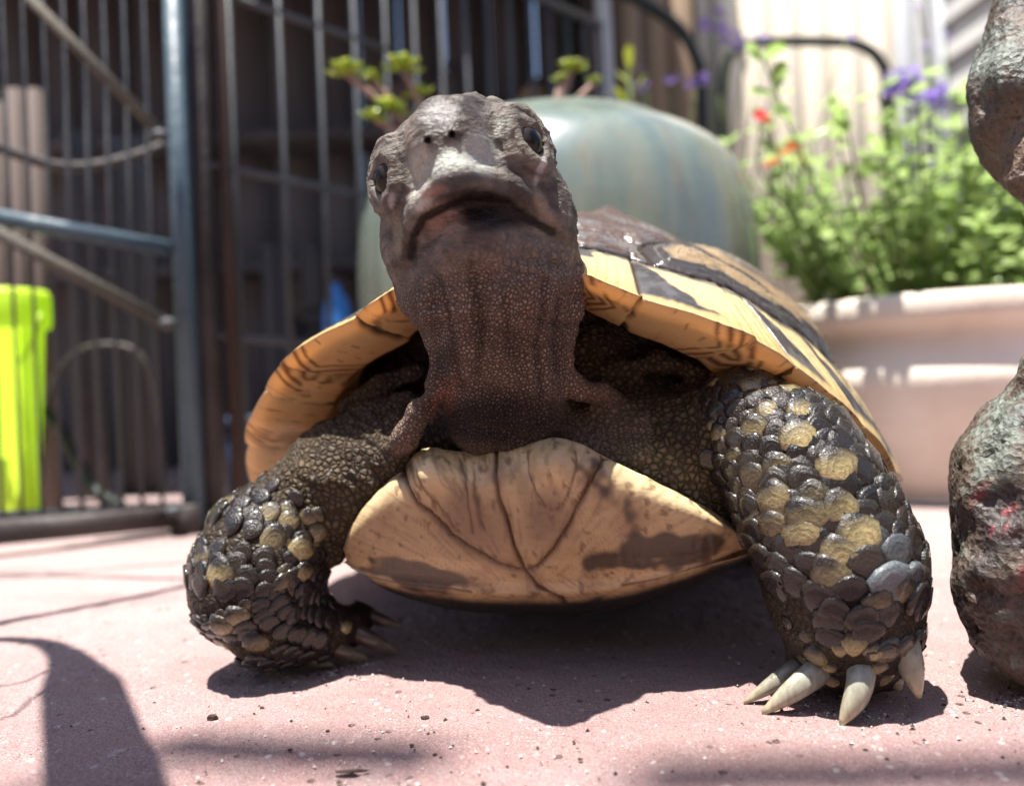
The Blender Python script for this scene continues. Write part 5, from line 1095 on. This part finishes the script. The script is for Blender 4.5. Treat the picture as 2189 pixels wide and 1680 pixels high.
def grit(name, label, mat, n, seed, s0, s1):
    r = np.random.default_rng(seed); vs = []; fs = []
    for _ in range(n):
        x, y = r.uniform(-12, 12), 13.5 + 16 * r.random() ** 1.4
        if r.random() < .35: a = r.uniform(0, 6.3); d = abs(r.normal(0, 1.1)); c_ = ((6.2, 15.9), (-4.5, 19.9), (9.6, 16.2))[int(r.integers(3))]; x, y = c_[0] + d * math.cos(a), c_[1] + d * math.sin(a)
        s = s0 + (s1 - s0) * r.random() ** 3; a = r.uniform(0, 6.3); k = len(vs)
        for j in range(5): vs.append((x + s * math.cos(a + j * 1.2566) * r.uniform(.6, 1.3), y + s * math.sin(a + j * 1.2566) * r.uniform(.6, 1.3), -.03))
        vs.append((x + s * r.uniform(-.2, .2), y + s * r.uniform(-.2, .2), -.02 + s * r.uniform(.5, 1.0)))
        fs += [(k + j, k + (j + 1) % 5, k + 5) for j in range(5)]
    o = mk(name, vs, fs, mat, None, False, loc=(0, 0, 0)); tag(o, label, 'grit', kind='stuff')
grit('dark_grit', 'fine dark grit and dirt scattered over the pink paving and round the feet', M_crumb, 900, 21, .012, .055)
grit('pale_grit', 'fine pale sand grains scattered over the pink paving', M_chip, 1100, 22, .010, .045)
# ------------------------------------------------------------------ unseen metal bars added over the left foreground, shaped to throw the post-like shade
ch = thing('shade_bars', 'unseen metal bars added above the picture to shade the paving at left', 'shade caster', (-13, 17, 0))
def lift(u, v, z): g = G(u, v); return g + np.array([SUN.x, SUN.y, SUN.z]) / SUN.z * z
hz = 27.0
c = catmull([lift(-330, 1395, hz), lift(-80, 1368, hz), lift(60, 1368, hz), lift(130, 1388, hz), lift(168, 1450, hz), lift(190, 1530, hz), lift(215, 1640, hz), lift(260, 1800, hz), lift(330, 2100, hz)], 60)
v = MB()
for a, b in zip(c[:-1], c[1:]): pass
wdt = np.interp(np.linspace(0, 1, 60), [0, .3, .42, .52, 1], [.22, .25, .45, .82, .95])
T = np.gradient(c, axis=0); T /= np.linalg.norm(T, axis=1)[:, None]; Sx = np.cross(T, [0, 0, 1.]); Sx /= np.linalg.norm(Sx, axis=1)[:, None]
vv = []
for i in range(60):
    for dx, dz in ((-1, -.2), (1, -.2), (1, .2), (-1, .2)): vv.append(c[i] + Sx[i] * wdt[i] * dx + np.array([0, 0, dz]))
ff = [(i * 4 + k, i * 4 + (k + 1) % 4, i * 4 + 4 + (k + 1) % 4, i * 4 + 4 + k) for i in range(59) for k in range(4)] + [(0, 1, 2, 3), (236, 239, 238, 237)]
v.add(vv, ff).build('arm', M_darkmetal, ch)
for (p0, p1, r_) in (((-300, 1390), (470, 1236), .26), ((-300, 1262), (430, 1196), .12)):
    MB().tube([lift(*p0, 24), lift(*p1, 24)], r_, 8).build('rail', M_darkmetal, ch)
for pts in ([(-200, 1480), (20, 1462), (100, 1430)], [(-200, 1560), (0, 1535), (90, 1475)]):
    MB().tube(catmull([lift(*q, 22) for q in pts], 16), .05, 6).build('wire', M_darkmetal, ch)
lg = c[0]; MB().tube([(lg[0], lg[1], 0), (lg[0], lg[1], hz)], .5, 8).build('leg', M_darkmetal, ch); e = c[-1]; MB().tube([e, e + np.array([-2, -6, 0]), (-24, e[1] - 9, hz)], .5, 8).build('crossbar', M_darkmetal, ch); MB().tube([(-24, e[1] - 9, 0), (-24, e[1] - 9, hz)], .5, 8).build('leg', M_darkmetal, ch)
MB().tube([lift(470, 1236, 24), lift(470, 1236, 24) + np.array([-16, 3, 6])], .16, 8).build('rail', M_darkmetal, ch)
# overhead beams added unseen far above: their blurred shade crosses the near edge of the paving
t = thing('shade_beams', 'wooden pergola added unseen overhead to shade the near paving', 'shade_beams', (0, 0, 0))
hz = 170.0
for (p0, p1, wd_) in (((1350, 1662), (2700, 1632), 1.1), ((330, 1592), (950, 1612), 1.2)):
    a, b = lift(*p0, hz), lift(*p1, hz); e = (b - a) * .0
    MB().bar(a - e, b + e, 2.0, wd_).build('beam', M_darkwood, t)
a, b = lift(1250, 1660, hz), lift(250, 1615, hz)
for q in (lift(2700, 1640, hz), lift(1000, 1622, hz) ): pass
MB().bar((-60, -40, hz + 2.2), (70, -40, hz + 2.2), 2.5, 2.5).build('beam', M_darkwood, t)
for x in (-58, 68): MB().bar((x, -40, 0), (x, -40, hz + 1), 3, 3, side=(1, 0, 0)).build('post', M_darkwood, t)
p = lift(2690, 1640, hz); MB().bar((p[0], p[1], hz + 1.6), (66, -40, hz + 1.6), 1.0, 1.0).build('tie', M_darkwood, t)
p = lift(255, 1615, hz); MB().bar((p[0], p[1], hz + 1.6), (-56, -40, hz + 1.6), .6, .6).build('tie', M_darkwood, t)
